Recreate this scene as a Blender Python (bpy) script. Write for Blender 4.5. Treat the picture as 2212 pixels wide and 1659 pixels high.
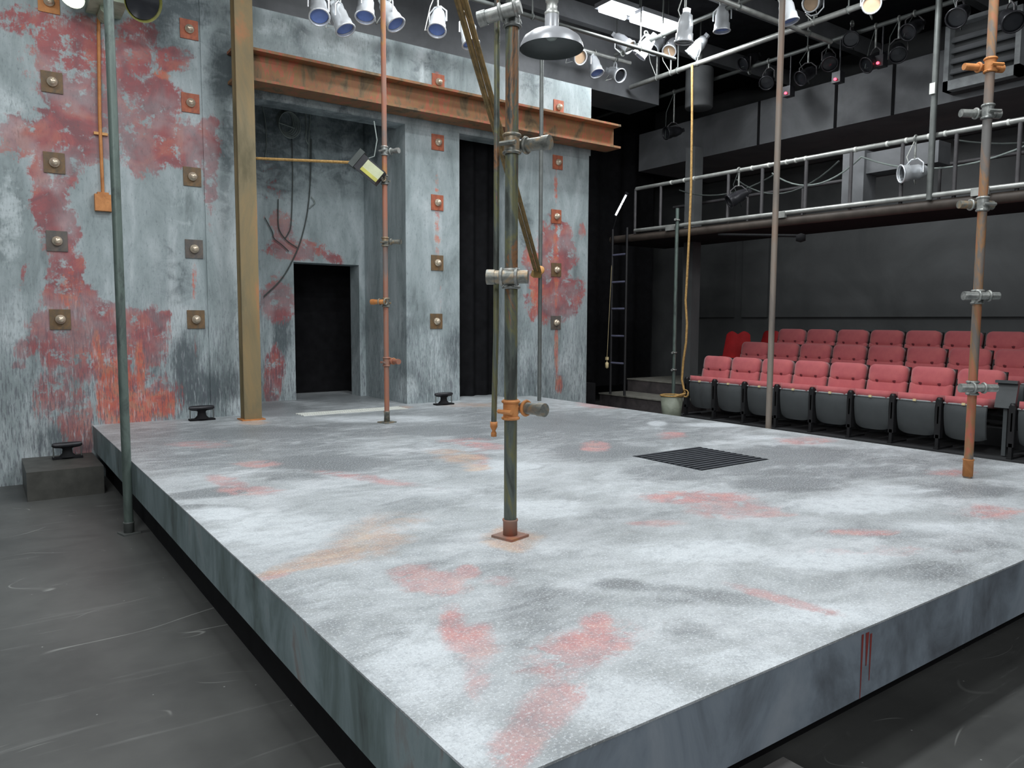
import bpy, math, random
import numpy as np
from mathutils import Vector, Matrix
for _o in list(bpy.data.objects): bpy.data.objects.remove(_o)
SC = bpy.context.scene; COL = SC.collection
PI = math.pi
# ------------------------------------------------------------------ camera
YAW, PITCH, ROLL, FPX, CAMH = 35.4, 4.78, .246, 1621., 1.05
W0, H0 = 2212, 1659
_y, _p, _r = (math.radians(a) for a in (YAW, PITCH, ROLL))
Fv = np.array([math.sin(_y)*math.cos(_p), math.cos(_y)*math.cos(_p), -math.sin(_p)])
_rt = np.array([math.cos(_y), -math.sin(_y), 0]); _up = np.cross(_rt, Fv)
Rv = math.cos(_r)*_rt + math.sin(_r)*_up; Uv = -math.sin(_r)*_rt + math.cos(_r)*_up
CAM = np.array([0, 0, CAMH])
def at(px, py, ax, v):            # the place where the sight line through a pixel meets the plane axis=v
    d = Fv + Rv*(px-W0/2)/FPX - Uv*(py-H0/2)/FPX
    return Vector(CAM + d*((v-CAM[ax])/d[ax]))
def proj(P):
    d = np.asarray(P, float) - CAM; z = d@Fv; z = np.where(z < .05, .05, z)
    return W0/2 + FPX*(d@Rv)/z, H0/2 - FPX*(d@Uv)/z
cd = bpy.data.cameras.new('camera'); cam = bpy.data.objects.new('camera', cd); COL.objects.link(cam)
cd.sensor_width = 36; cd.sensor_fit = 'HORIZONTAL'; cd.lens = FPX/W0*36; cd.clip_start = .02; cd.clip_end = 100
cam.matrix_world = Matrix(((Rv[0], Uv[0], -Fv[0], 0), (Rv[1], Uv[1], -Fv[1], 0), (Rv[2], Uv[2], -Fv[2], CAMH), (0, 0, 0, 1)))
SC.camera = cam
# ------------------------------------------------------------------ world, exposure, lamps
SC.view_settings.view_transform = 'Standard'; SC.view_settings.look = 'None'
SC.view_settings.exposure = 0.27; SC.view_settings.gamma = 1; SC.view_settings.use_curve_mapping = False
wd = bpy.data.worlds.new('world'); SC.world = wd; wd.use_nodes = True
wd.node_tree.nodes['Background'].inputs[0].default_value = (.85, .95, 1, 1)
wd.node_tree.nodes['Background'].inputs[1].default_value = .02
def area(name, loc, power, sx, sy, col=(.95, .985, 1), aim=None):
    l = bpy.data.lights.new(name, 'AREA'); l.shape = 'RECTANGLE'; l.size = sx; l.size_y = sy; l.energy = power; l.color = col
    o = bpy.data.objects.new(name, l); COL.objects.link(o); o.location = loc
    if aim: o.rotation_euler = (Vector(aim)-Vector(loc)).to_track_quat('-Z', 'Y').to_euler()
    return o
area('ceiling_tubes_light', (7.65, 7.4, 5.1), 75, 1.4, .3)
area('ceiling_tubes_light', (1.2, 3.2, 5.0), 95, 1.4, .3)
area('ceiling_tubes_light', (4.6, 2.0, 5.0), 95, 1.4, .3)
area('ceiling_tubes_light', (3.2, 5.2, 5.1), 60, 1.4, .3)
area('ceiling_tubes_light', (4.4, 6.9, 5.1), 50, 1.4, .3)
area('ceiling_tubes_light', (10.6, 6.0, 3.85), 14, 2.4, .3)
area('ceiling_tubes_light', (-.6, 6.0, 5.0), 45, 1.4, .3)
area('ceiling_tubes_light', (7.6, 4.6, 5.0), 50, 1.4, .3)
area('ceiling_tubes_light', (-1.2, .6, 4.6), 60, 1.4, .3, aim=(2, 4, 0))
area('fill_light', (-3.2, -2.8, 3.4), 120, 1.8, 1.2, (.96, .98, 1), aim=(4, 6, .6))  # fill added behind the camera to brighten upright faces
area('fill_light', (4.5, -3.2, 4.6), 60, 1.8, 1.0, (.94, .97, 1), aim=(5.5, 6, .8))  # second added fill from behind, aimed towards the set
# ------------------------------------------------------------------ materials
def mat(name):
    m = bpy.data.materials.new(name); m.use_nodes = True; nt = m.node_tree
    return m, nt, nt.nodes['Principled BSDF']
def N(nt, t, **k):
    n = nt.nodes.new(t)
    for a, b in k.items(): setattr(n, a, b)
    return n
def L(nt, a, b): nt.links.new(a, b)
def coords(nt, scale=(1, 1, 1), kind='Object'):
    tc = N(nt, 'ShaderNodeTexCoord'); mp = N(nt, 'ShaderNodeMapping'); mp.inputs['Scale'].default_value = scale
    L(nt, tc.outputs[kind], mp.inputs['Vector']); return mp.outputs[0]
def noise(nt, vec, scale, detail=5, rough=.6, dist=0):
    n = N(nt, 'ShaderNodeTexNoise'); n.inputs['Scale'].default_value = scale; n.inputs['Detail'].default_value = detail
    n.inputs['Roughness'].default_value = rough; n.inputs['Distortion'].default_value = dist
    L(nt, vec, n.inputs['Vector']); return n.outputs[0]
def ramp(nt, fac, stops):
    r = N(nt, 'ShaderNodeValToRGB'); e = r.color_ramp.elements
    while len(e) > 1: e.remove(e[-1])
    for i, (p, c) in enumerate(stops):
        el = e[0] if i == 0 else e.new(p)
        el.position = p; el.color = (c[0], c[1], c[2], 1) if hasattr(c, '__len__') else (c, c, c, 1)
    L(nt, fac, r.inputs[0]); return r.outputs[0]
def mix(nt, fac, a, b):
    m = N(nt, 'ShaderNodeMix', data_type='RGBA')
    for s, i in ((fac, 0), (a, 6), (b, 7)):
        if hasattr(s, 'links'): L(nt, s, m.inputs[i])
        else: m.inputs[i].default_value = s if i == 0 else (s[0], s[1], s[2], 1)
    return m.outputs[2]
def math_(nt, op, a, b=0, c=0):
    m = N(nt, 'ShaderNodeMath', operation=op)
    for i, s in enumerate((a, b, c)):
        if hasattr(s, 'links'): L(nt, s, m.inputs[i])
        else: m.inputs[i].default_value = s
    return m.outputs[0]
def smooth(nt, v, lo, hi):
    m = N(nt, 'ShaderNodeMapRange', interpolation_type='SMOOTHSTEP'); L(nt, v, m.inputs[0])
    m.inputs[1].default_value = lo; m.inputs[2].default_value = hi; return m.outputs[0]
def bump(nt, b, h, s, d=.01):
    n = N(nt, 'ShaderNodeBump'); n.inputs['Strength'].default_value = s; n.inputs['Distance'].default_value = d
    L(nt, h, n.inputs['Height']); L(nt, n.outputs[0], b.inputs['Normal'])
def S(r, g, b): return tuple(((c/255)/12.92 if c/255 <= .04045 else ((c/255+.055)/1.055)**2.4) for c in (r, g, b))
def plain(name, c, rough=.6, metal=0, var=.25, sc=8, spec=.5, bmp=0):
    m, nt, b = mat(name); v = coords(nt); n = noise(nt, v, sc)
    L(nt, ramp(nt, n, [(.3, tuple(x*(1-var) for x in c)), (.7, tuple(min(1, x*(1+var)) for x in c))]), b.inputs['Base Color'])
    b.inputs['Roughness'].default_value = rough; b.inputs['Metallic'].default_value = metal
    b.inputs['Specular IOR Level'].default_value = spec
    if bmp: bump(nt, b, noise(nt, v, sc*6), bmp, .004)
    return m
def blend(name, stops, sc=5, stretch=(1, 1, 1), rough=.6, metal=0, detail=7, bmp=.2):   # several paints broken over each other
    m, nt, b = mat(name); v = coords(nt, stretch); n = noise(nt, v, sc, detail, .65, .6)
    L(nt, ramp(nt, n, stops), b.inputs['Base Color']); b.inputs['Roughness'].default_value = rough; b.inputs['Metallic'].default_value = metal
    if bmp: bump(nt, b, noise(nt, coords(nt), sc*14), bmp, .003)
    return m
def painted(name, kind):
    m, nt, b = mat(name); a = N(nt, 'ShaderNodeAttribute', attribute_name='paint')
    sp = N(nt, 'ShaderNodeSeparateColor'); L(nt, a.outputs['Color'], sp.inputs[0])
    R, O, D, Lt = sp.outputs[0], sp.outputs[1], sp.outputs[2], a.outputs['Alpha']
    P = coords(nt)
    if kind == 'wall':
        v1 = coords(nt, (3, 3, 1)); v2 = coords(nt, (22, 22, 2.2)); v3 = coords(nt, (60, 60, 18))
        base = ramp(nt, noise(nt, v1, 1.1, 8, .62, .5), [(.30, S(118, 128, 130)), (.42, S(146, 158, 160)), (.54, S(166, 177, 180)), (.68, S(190, 199, 202))])
        sz_ = N(nt, 'ShaderNodeSeparateXYZ'); L(nt, P, sz_.inputs[0]); hi_ = smooth(nt, sz_.outputs[2], .5, 1.7)
        brk = mix(nt, hi_, noise(nt, v2, 1, 8, .7, .3), noise(nt, coords(nt, (1, 1, 1.5)), 4.2, 9, .62, .9)); fine = noise(nt, v3, 1, 4, .7)
        dark, light = S(84, 94, 98), S(204, 214, 217)
        red = ramp(nt, noise(nt, P, 3.2, 6, .6, .8), [(.36, S(136, 88, 92)), (.5, S(164, 92, 94)), (.62, S(182, 108, 98))])
        org = ramp(nt, noise(nt, P, 7, 6, .6, .8), [(.36, S(188, 96, 84)), (.5, S(214, 112, 86)), (.6, S(196, 134, 106))])
        amt = .55
    else:
        v1 = coords(nt, (1, 1.6, 1)); v2 = coords(nt, (5, 9, 1)); v3 = P
        base = ramp(nt, noise(nt, v1, 1.7, 12, .68, .5), [(.30, S(138, 142, 144)), (.43, S(166, 171, 173)), (.56, S(188, 193, 196)), (.70, S(208, 212, 215))])
        brk = noise(nt, v2, .8, 8, .68, 1.0); fine = noise(nt, v3, 150, 3, .8)
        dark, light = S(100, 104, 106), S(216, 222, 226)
        red = ramp(nt, noise(nt, P, 5, 6, .6, .8), [(.38, S(168, 134, 134)), (.5, S(196, 140, 138)), (.62, S(206, 154, 146))])
        org = ramp(nt, noise(nt, P, 5, 6, .6, .8), [(.38, S(170, 150, 134)), (.5, S(196, 158, 134)), (.62, S(208, 178, 150))])
        amt = .5
    def edge(msk, lo, hi, k):
        s = math_(nt, 'ADD', msk, math_(nt, 'MULTIPLY', math_(nt, 'SUBTRACT', brk, .5), k))
        s = math_(nt, 'ADD', s, math_(nt, 'MULTIPLY', math_(nt, 'SUBTRACT', fine, .5), k*.5))
        return smooth(nt, s, lo, hi)
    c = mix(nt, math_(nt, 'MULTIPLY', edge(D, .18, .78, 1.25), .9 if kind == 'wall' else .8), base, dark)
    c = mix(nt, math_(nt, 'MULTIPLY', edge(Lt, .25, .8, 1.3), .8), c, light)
    hole = smooth(nt, noise(nt, P, 7.5, 7, .7), .36, .47)
    hole = math_(nt, 'MULTIPLY', hole, math_(nt, 'ADD', .62, math_(nt, 'MULTIPLY', smooth(nt, noise(nt, P, 2.1, 3), .4, .6), .38)))
    c = mix(nt, math_(nt, 'MULTIPLY', math_(nt, 'MULTIPLY', edge(R, .38 if kind == 'wall' else .22, .60 if kind == 'wall' else .75, 1.4), hole), .95), c, red)
    c = mix(nt, math_(nt, 'MULTIPLY', edge(O, .36 if kind == 'wall' else .2, .66 if kind == 'wall' else .8, 1.4), .72), c, org)
    sp_ = smooth(nt, fine, .30, .46)
    c = mix(nt, math_(nt, 'MULTIPLY', math_(nt, 'SUBTRACT', 1, sp_), .35), c, dark)
    if kind == 'wall':      # fine dark vertical dry-brush marks low on the wall
        st_ = smooth(nt, noise(nt, coords(nt, (70, 70, 7)), 1, 3, .7), .50, .60)
        lowm = math_(nt, 'SUBTRACT', 1, smooth(nt, sz_.outputs[2], .1, 1.9))
        c = mix(nt, math_(nt, 'MULTIPLY', math_(nt, 'MULTIPLY', st_, lowm), .6), c, S(92, 92, 102))
        c = mix(nt, math_(nt, 'MULTIPLY', math_(nt, 'MULTIPLY', smooth(nt, noise(nt, coords(nt, (40, 40, 5)), 1, 3, .7), .56, .7), lowm), .5), c, S(208, 216, 220))
    if kind != 'wall':
        c = mix(nt, math_(nt, 'MULTIPLY', smooth(nt, noise(nt, P, 13, 9, .75), .46, .66), .35), c, S(128, 134, 140))
        c = mix(nt, math_(nt, 'MULTIPLY', smooth(nt, noise(nt, P, 70, 4, .8), .50, .62), .32), c, S(134, 142, 150))
        c = mix(nt, math_(nt, 'MULTIPLY', smooth(nt, noise(nt, P, 95, 4, .8), .52, .64), .6), c, S(232, 238, 242))
    L(nt, c, b.inputs['Base Color'])
    b.inputs['Roughness'].default_value = .62 if kind == 'wall' else .42
    b.inputs['Specular IOR Level'].default_value = .3
    bump(nt, b, noise(nt, P, 60 if kind == 'wall' else 130, 4, .7), .25, .004)
    return m
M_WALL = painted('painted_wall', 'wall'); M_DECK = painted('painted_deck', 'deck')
M_SKIRT = blend('painted_skirt', [(.30, S(80, 88, 88)), (.42, S(106, 122, 122)), (.53, S(126, 143, 146)), (.62, S(142, 158, 162)), (.72, S(130, 116, 110))], .9, (4.5, 4.5, 1.6), .65, bmp=.1)
M_SKIRTF = blend('painted_skirt_blue', [(.32, S(100, 106, 114)), (.44, S(124, 134, 144)), (.54, S(144, 156, 168)), (.68, S(162, 172, 182))], .9, (3.2, 3.2, 1.6), .65, bmp=.1)
def floor_mat():
    m, nt, b = mat('black_stage_floor'); P = coords(nt)
    c = ramp(nt, noise(nt, P, 1.4, 7, .6), [(.3, S(74, 75, 74)), (.7, S(98, 99, 97))])
    sc = noise(nt, coords(nt, (.6, 9, 1)), 1.2, 9, .75, 1.5)
    c = mix(nt, math_(nt, 'MULTIPLY', smooth(nt, sc, .56, .74), .42), c, S(140, 142, 140))
    # thin curved scratches: the zero crossing of a few large noises
    for k, (s, o) in enumerate(((.7, 0), (1.1, 7), (.9, 19))):
        mp = N(nt, 'ShaderNodeMapping'); mp.inputs['Location'].default_value = (o, o*.7, 0); mp.inputs['Rotation'].default_value = (0, 0, .6*k)
        mp.inputs['Scale'].default_value = (1, 2.2, 1)
        L(nt, P, mp.inputs[0]); n = noise(nt, mp.outputs[0], s, 1.2, .3)
        ln = math_(nt, 'SUBTRACT', 1, smooth(nt, math_(nt, 'ABSOLUTE', math_(nt, 'SUBTRACT', n, .5+.04*k)), 0, .0032))
        msk = smooth(nt, noise(nt, P, 1.6+k, 2), .54, .66)
        c = mix(nt, math_(nt, 'MULTIPLY', math_(nt, 'MULTIPLY', ln, msk), .6), c, S(170, 172, 168))
    vo = N(nt, 'ShaderNodeTexVoronoi'); vo.inputs['Scale'].default_value = 9; L(nt, P, vo.inputs['Vector'])
    c = mix(nt, math_(nt, 'MULTIPLY', math_(nt, 'SUBTRACT', 1, smooth(nt, vo.outputs['Distance'], .02, .045)), .6), c, S(190, 194, 190))
    L(nt, c, b.inputs['Base Color']); b.inputs['Roughness'].default_value = .42; b.inputs['Specular IOR Level'].default_value = .45
    bump(nt, b, noise(nt, P, 12, 6), .15, .004); return m
M_FLOOR = floor_mat()
M_BLACK = plain('matte_black', S(28, 28, 30), .85, spec=.2)
M_BLACKW = blend('black_wall_paint', [(.35, S(38, 39, 41)), (.65, S(54, 55, 57))], .8, rough=.7, bmp=.05)
M_DRAPE = plain('black_drape', S(28, 28, 30), .95, spec=.1)
M_PANEL = blend('charcoal_panel', [(.35, S(76, 78, 79)), (.65, S(96, 98, 99))], .6, rough=.7, bmp=.05)
M_BULK = blend('grey_bulkhead', [(.35, S(108, 110, 113)), (.65, S(130, 132, 135))], 1.2, rough=.6, bmp=.05)
M_CEIL = plain('ceiling_black', S(48, 49, 52), .8, spec=.2)
M_RUSTB = blend('rusty_beam', [(.34, S(92, 78, 62)), (.43, S(124, 104, 76)), (.49, S(150, 102, 74)), (.54, S(140, 112, 74)), (.585, S(176, 96, 76)), (.62, S(150, 110, 80)), (.68, S(136, 112, 78))], 3.2, (1.6, 1, .6), .7)
M_POST = blend('rusty_post', [(.34, S(96, 88, 62)), (.45, S(124, 112, 84)), (.54, S(140, 120, 84)), (.62, S(176, 118, 78))], 1.6, (1, 1, .35), .65)
M_PIPEC = blend('green_grey_rust_pipe', [(.36, S(62, 66, 62)), (.45, S(92, 100, 94)), (.50, S(112, 112, 78)), (.535, S(90, 94, 88)), (.565, S(140, 100, 66)), (.61, S(66, 68, 64))], 6, (1, 1, .28), .5, .2)
M_PIPEG = blend('green_grey_pipe', [(.3, S(76, 88, 84)), (.5, S(100, 114, 108)), (.62, S(72, 80, 78)), (.75, S(128, 142, 128))], 6, (1, 1, .4), .45, .2)
M_PIPER = blend('rusty_red_pipe', [(.36, S(124, 112, 108)), (.45, S(146, 116, 102)), (.52, S(164, 108, 88)), (.58, S(172, 124, 78)), (.64, S(120, 108, 106))], 2.2, (1, 1, .4), .6, .1)
M_PIPEB = blend('brown_grey_pipe', [(.3, S(104, 98, 94)), (.5, S(134, 124, 114)), (.68, S(142, 112, 94))], 3, (1, 1, .3), .55, .1)
M_PIPEO = blend('orange_red_pipe', [(.36, S(112, 110, 108)), (.43, S(134, 114, 100)), (.47, S(116, 112, 108)), (.50, S(156, 118, 82)), (.54, S(186, 104, 84)), (.575, S(120, 112, 108)), (.66, S(166, 120, 84))], 1.6, (1, 1, .4), .55, .1)
M_PIPED = plain('dull_grey_pipe', S(104, 108, 106), .5, .3, .2)
M_GALV = plain('pale_galvanised_steel', S(176, 178, 174), .4, .5, .2)
M_CLAMP = blend('weathered_clamp', [(.32, S(86, 88, 84)), (.48, S(128, 130, 124)), (.6, S(160, 140, 112)), (.72, S(150, 96, 66))], 14, rough=.45, metal=.4)
M_CLAMPG = blend('grey_clamp', [(.35, S(110, 114, 112)), (.6, S(164, 166, 162)), (.75, S(156, 120, 104))], 14, rough=.4, metal=.4)
M_ORANGE = blend('orange_rust', [(.35, S(170, 108, 58)), (.6, S(206, 140, 82)), (.75, S(160, 110, 64))], 6, rough=.6)
M_PLATEB = blend('brown_plate', [(.35, S(94, 82, 66)), (.6, S(126, 98, 66))], 12, rough=.6)
M_PLATEG = blend('dark_plate', [(.35, S(84, 84, 84)), (.6, S(108, 98, 90))], 12, rough=.6)
M_PLATER = blend('red_rust_plate', [(.35, S(146, 82, 66)), (.6, S(184, 104, 72))], 12, rough=.6)
M_BOLT = plain('pale_bolt', S(216, 200, 178), .3, .5, .15)
M_ROPE = blend('tan_rope', [(.35, S(150, 116, 66)), (.6, S(196, 158, 98))], 40, rough=.8)
M_BATTEN = blend('golden_brown_rope', [(.3, S(96, 82, 52)), (.5, S(134, 110, 66)), (.68, S(158, 126, 76))], 10, (1, 1, 1), .6)
M_WOOD = plain('orange_wood', S(212, 156, 92), .5)
def velvet():
    m, nt, b = mat('red_upholstery'); P = coords(nt)
    L(nt, ramp(nt, noise(nt, P, 5, 5), [(.3, S(184, 96, 102)), (.7, S(204, 114, 114))]), b.inputs['Base Color'])
    b.inputs['Roughness'].default_value = .9; b.inputs['Sheen Weight'].default_value = .3; b.inputs['Specular IOR Level'].default_value = .15
    bump(nt, b, noise(nt, P, 220, 3), .3, .003); return m
M_RED = velvet(); M_REDC = plain('bright_red_plastic', S(176, 36, 40), .6, var=.12)
M_PAN = plain('black_seat_pan', S(84, 88, 90), .38, var=.12, sc=4)
M_STD = plain('black_seat_standard', S(34, 34, 36), .5)
M_STDG = plain('dark_grey_tube', S(76, 74, 76), .55)
M_LABEL = plain('cream_seat_tag', S(240, 220, 170), .4, var=.03)
M_TRIM = plain('grey_trim', S(150, 154, 156), .4)
M_TREAD = plain('grey_tread', S(132, 130, 122), .7)
M_RISER = blend('dark_riser', [(.35, S(58, 54, 56)), (.65, S(86, 80, 80))], 4, rough=.7)
M_BUCKET = blend('dull_green_bin', [(.35, S(120, 126, 112)), (.6, S(142, 148, 134))], 6, rough=.5, bmp=.05)
M_LAMP = plain('grey_enamel', S(150, 152, 156), .35, .2, .08)
M_LAMPIN = plain('dark_enamel_inside', S(92, 98, 98), .5, 0, .08)
M_FROST = plain('frosted_bulb', S(160, 170, 165), .3, 0, .05)
M_GREENL = blend('pale_green_enamel', [(.35, S(150, 162, 140)), (.6, S(186, 198, 176))], 8, rough=.4, bmp=.05)
M_OLIVE = plain('olive_rim', S(112, 112, 48), .5)
M_SILVER = plain('polished_aluminium', S(236, 240, 244), .3, .45, .06)
M_GEL = plain('blue_gel', S(120, 146, 214), .25, 0, .15)
M_AMBER = plain('amber_lens', S(196, 168, 140), .35, 0, .1)
M_DLENS = plain('dark_lens', S(40, 42, 46), .2, 0, .1)
M_FIXB = plain('black_fixture_body', S(46, 46, 50), .35, .3, .15)
M_GLASS = plain('pale_floodlight_glass', S(200, 204, 170), .2, 0, .1)
M_YEL = plain('yellow_glass', S(190, 186, 90), .3)
M_CABLE = plain('grey_cable', S(70, 76, 74), .6)
M_CABLEL = plain('pale_cable', S(140, 150, 146), .5)
M_VENT = plain('white_vent', S(226, 228, 222), .5, 0, .04)
M_GRATE = plain('dark_grate_bars', S(62, 66, 72), .5, .2)
M_BLUEP = plain('blue_black_rung', S(128, 130, 156), .4, .3)
def emit(name, c, s):
    m, nt, b = mat(name); b.inputs['Base Color'].default_value = (*c, 1); b.inputs['Emission Color'].default_value = (*c, 1)
    b.inputs['Emission Strength'].default_value = s; return m
M_TUBE = emit('lit_fluorescent_tube', (.92, .95, 1), 14); M_BULB = emit('lit_bulb', (1, 1, .85), 6)
M_STRIP = emit('lit_strip', (.95, .97, 1), 2.2); M_LED = emit('red_standby_light', (1, .06, .1), 4)
# ------------------------------------------------------------------ mesh builder
class MB:
    def __init__(s): s.v = []; s.f = []; s.sm = []
    def add(s, vs, fs, sm=False):
        n = len(s.v); s.v += [tuple(v) for v in vs]; s.f += [tuple(i+n for i in f) for f in fs]; s.sm += [sm]*len(fs); return s
    def box(s, lo, hi, R=None, c=None):
        v = [Vector((x, y, z)) for x in (lo[0], hi[0]) for y in (lo[1], hi[1]) for z in (lo[2], hi[2])]
        if R is not None:
            c = Vector(c) if c is not None else sum(v, Vector())/8
            v = [c + R@(p-c) for p in v]
        return s.add(v, [(0, 1, 3, 2), (4, 6, 7, 5), (0, 4, 5, 1), (2, 3, 7, 6), (0, 2, 6, 4), (1, 5, 7, 3)])
    def tube(s, pts, r, seg=12, caps=True, sm=True):
        P = [Vector(p) for p in pts]; rs = r if hasattr(r, '__len__') else [r]*len(P)
        t0 = (P[1]-P[0]).normalized(); u = t0.cross(Vector((0, 0, 1)) if abs(t0.z) < .9 else Vector((1, 0, 0))).normalized()
        vs = []
        for i, p in enumerate(P):
            t = (P[min(i+1, len(P)-1)] - P[max(i-1, 0)]).normalized()
            u = (u - t*u.dot(t)); u = u.normalized() if u.length > 1e-6 else t.orthogonal().normalized(); w = t.cross(u)
            vs += [p + (u*math.cos(2*PI*k/seg) + w*math.sin(2*PI*k/seg))*rs[i] for k in range(seg)]
        fs = [(i*seg+k, i*seg+(k+1) % seg, (i+1)*seg+(k+1) % seg, (i+1)*seg+k) for i in range(len(P)-1) for k in range(seg)]
        s.add(vs, fs, sm)
        if caps:
            s.add(vs[:seg], [tuple(range(seg))[::-1]]); s.add(vs[-seg:], [tuple(range(seg))])
        return s
    def lathe(s, prof, M=None, seg=24, sm=True):      # prof: (radius, height)
        M = M or Matrix(); n = len(prof)
        vs = [M@Vector((r*math.cos(2*PI*k/seg), r*math.sin(2*PI*k/seg), h)) for k in range(seg) for r, h in prof]
        fs = [(k*n+i, ((k+1) % seg)*n+i, ((k+1) % seg)*n+i+1, k*n+i+1) for k in range(seg) for i in range(n-1)]
        return s.add(vs, fs, sm)
    def ring(s, c, ax, R, r, seg=20, ss=8):
        q = Vector(ax).to_track_quat('Z', 'X').to_matrix()
        return s.tube([Vector(c)+q@Vector((R*math.cos(a), R*math.sin(a), 0)) for a in [2*PI*k/seg for k in range(seg+1)]], r, ss, False)
    def build(s, name, m, parent=None, local=False):
        me = bpy.data.meshes.new(name); V = s.v
        if parent is not None and not local:
            o0 = parent.get('_w'); V = [tuple(a-b for a, b in zip(v, o0)) for v in V]
        me.from_pydata(V, [], s.f); me.polygons.foreach_set('use_smooth', s.sm); me.update()
        import bmesh
        bm = bmesh.new(); bm.from_mesh(me); bmesh.ops.recalc_face_normals(bm, faces=bm.faces); bm.to_mesh(me); bm.free()
        me.materials.append(m)
        o = bpy.data.objects.new(name, me); COL.objects.link(o)
        if parent is not None:
            o.parent = parent; o['_w'] = (0, 0, 0)
            if not local: o['_w'] = parent['_w']
        else: o['_w'] = (0, 0, 0)
        return o
def tag(o, label=None, cat=None, group=None, kind=None):
    for k, v in (('label', label), ('category', cat), ('group', group), ('kind', kind)):
        if v: o[k] = v
    return o
def thing(name, label, cat, loc=(0, 0, 0), group=None):
    o = bpy.data.objects.new(name, None); COL.objects.link(o); o.location = loc; o['_w'] = tuple(float(a) for a in loc); o.empty_display_size = .1
    return tag(o, label, cat, group)
def struct(name, mb, m): return tag(mb.build(name, m), kind='structure')
def copy_tree(o, kids, parent=None):
    c = o.copy(); COL.objects.link(c)
    if parent: c.parent = parent
    for ch in kids.get(o.name, []): copy_tree(ch, kids, c)
    return c
def kidmap():
    k = {}
    for o in bpy.data.objects:
        if o.parent: k.setdefault(o.parent.name, []).append(o)
    return k
def rotz(a): return Matrix.Rotation(a, 3, 'Z')
def aimM(loc, d): return Matrix.Translation(loc) @ Vector(d).to_track_quat('Z', 'X').to_matrix().to_4x4()
# ------------------------------------------------------------------ paint maps: the scenic painter's patches, with some wall shade painted in
def ell(X, Y, cx, cy, rx, ry, s=1, a=0):
    a = math.radians(a); dx, dy = X-cx, Y-cy
    u = (dx*math.cos(a)+dy*math.sin(a))/rx; v = (-dx*math.sin(a)+dy*math.cos(a))/ry
    return s*np.clip(1.25-.62*np.sqrt(u*u+v*v)**1.5, 0, 1)
def field(X, Y, L_):
    f = np.zeros_like(X)
    for e in L_: f = np.maximum(f, ell(X, Y, *e))
    return f
WALL_R = [(55, 45, 60, 40, .6), (150, 110, 90, 80, .72), (290, 100, 45, 90, .75), (215, 200, 120, 60, .85), (50, 290, 60, 45, .7), (165, 285, 110, 55, .98), (330, 220, 55, 50, 1), (320, 290, 60, 75, 1),
          (390, 310, 70, 45, 1), (115, 370, 45, 60, .95), (455, 265, 25, 14, .7), (110, 430, 38, 70, 1), (130, 500, 38, 60, 1), (140, 580, 34, 60, 1), (150, 650, 55, 40, .95), (120, 700, 55, 40, .9),
          (60, 750, 30, 22, .8, -40), (170, 760, 80, 60, .85), (240, 690, 55, 35, 1), (230, 760, 50, 60, .95), (320, 730, 45, 60, .9), (345, 690, 30, 14, .9, -30), (370, 130, 40, 25, .8), (455, 360, 16, 100, .85),
          (420, 340, 40, 22, 1), (120, 850, 55, 60, .62), (165, 900, 40, 60, .72), (180, 960, 20, 40, .8), (50, 595, 6, 30, .6, 10), (300, 860, 80, 50, .9), (40, 790, 25, 8, .6), (400, 60, 16, 20, .6),
          (640, 540, 60, 22, .8), (715, 555, 30, 14, .75, 25), (605, 490, 35, 60, .52), (600, 650, 35, 45, .85), (592, 800, 20, 45, .9), (588, 840, 18, 30, .9), (580, 380, 20, 50, .35),
          (1200, 540, 34, 60, 1), (1180, 590, 34, 50, .95), (1195, 650, 50, 42, .95), (1240, 630, 25, 30, .7), (1150, 670, 9, 25, .8), (1140, 560, 14, 22, .8), (1230, 560, 20, 30, .7), (1258, 500, 8, 20, .6)]
WALL_O = [(245, 850, 35, 70, .9), (280, 880, 60, 35, 1), (350, 870, 32, 30, .85), (300, 800, 12, 60, .8), (205, 760, 12, 45, .65), (150, 630, 30, 50, .5), (420, 600, 5, 55, .6), (1150, 560, 18, 16, .7), (1158, 620, 14, 50, .8),
          (945, 500, 7, 60, .6), (944, 400, 5, 40, .4), (950, 620, 3, 55, .5), (1201, 520, 5, 50, .6), (1202, 760, 5, 60, .7), (1207, 830, 8, 20, .8), (1201, 400, 4, 45, .6), (1201, 620, 6, 60, .6), (50, 60, 20, 10, .5, 40), (945, 180, 16, 20, .6), (422, 740, 4, 30, .4), (350, 160, 30, 10, .6, 25)]
WALL_D = [(370, 20, 90, 60, .7), (490, 140, 40, 80, .75), (505, 60, 30, 60, .5), (490, 300, 20, 90, .55), (485, 420, 15, 80, .45), (330, 110, 80, 50, .5), (400, 780, 30, 60, .7), (430, 840, 60, 40, .75), (505, 830, 30, 40, .6), (370, 600, 50, 60, .4),  # dark paint, plus shade painted in by the beam end and alcove top
          (120, 960, 60, 40, .6), (600, 300, 90, 120, .6), (750, 300, 80, 100, .5), (610, 720, 20, 50, .75), (880, 700, 20, 60, .4), (980, 760, 20, 60, .6), (900, 830, 40, 40, .5), (970, 840, 20, 40, .4), (1140, 830, 30, 50, .45), (1210, 820, 30, 30, .4), (1135, 500, 14, 60, .5),
          (650, 80, 30, 30, .5), (820, 120, 20, 40, .55), (930, 120, 50, 60, .4), (1150, 180, 40, 30, .4)]
WALL_L = [(20, 250, 40, 60, .6), (20, 480, 30, 90, .6), (30, 700, 40, 60, .5), (520, 700, 15, 160, .5), (510, 880, 20, 20, .8), (480, 420, 20, 60, .3), (740, 90, 80, 30, .6), (600, 60, 40, 20, .5), (940, 790, 40, 80, .45), (880, 840, 25, 30, .7), (1240, 800, 25, 60, .5), (1130, 780, 12, 60, .5), (912, 170, 5, 30, .8), (400, 450, 40, 60, .3)]
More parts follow.
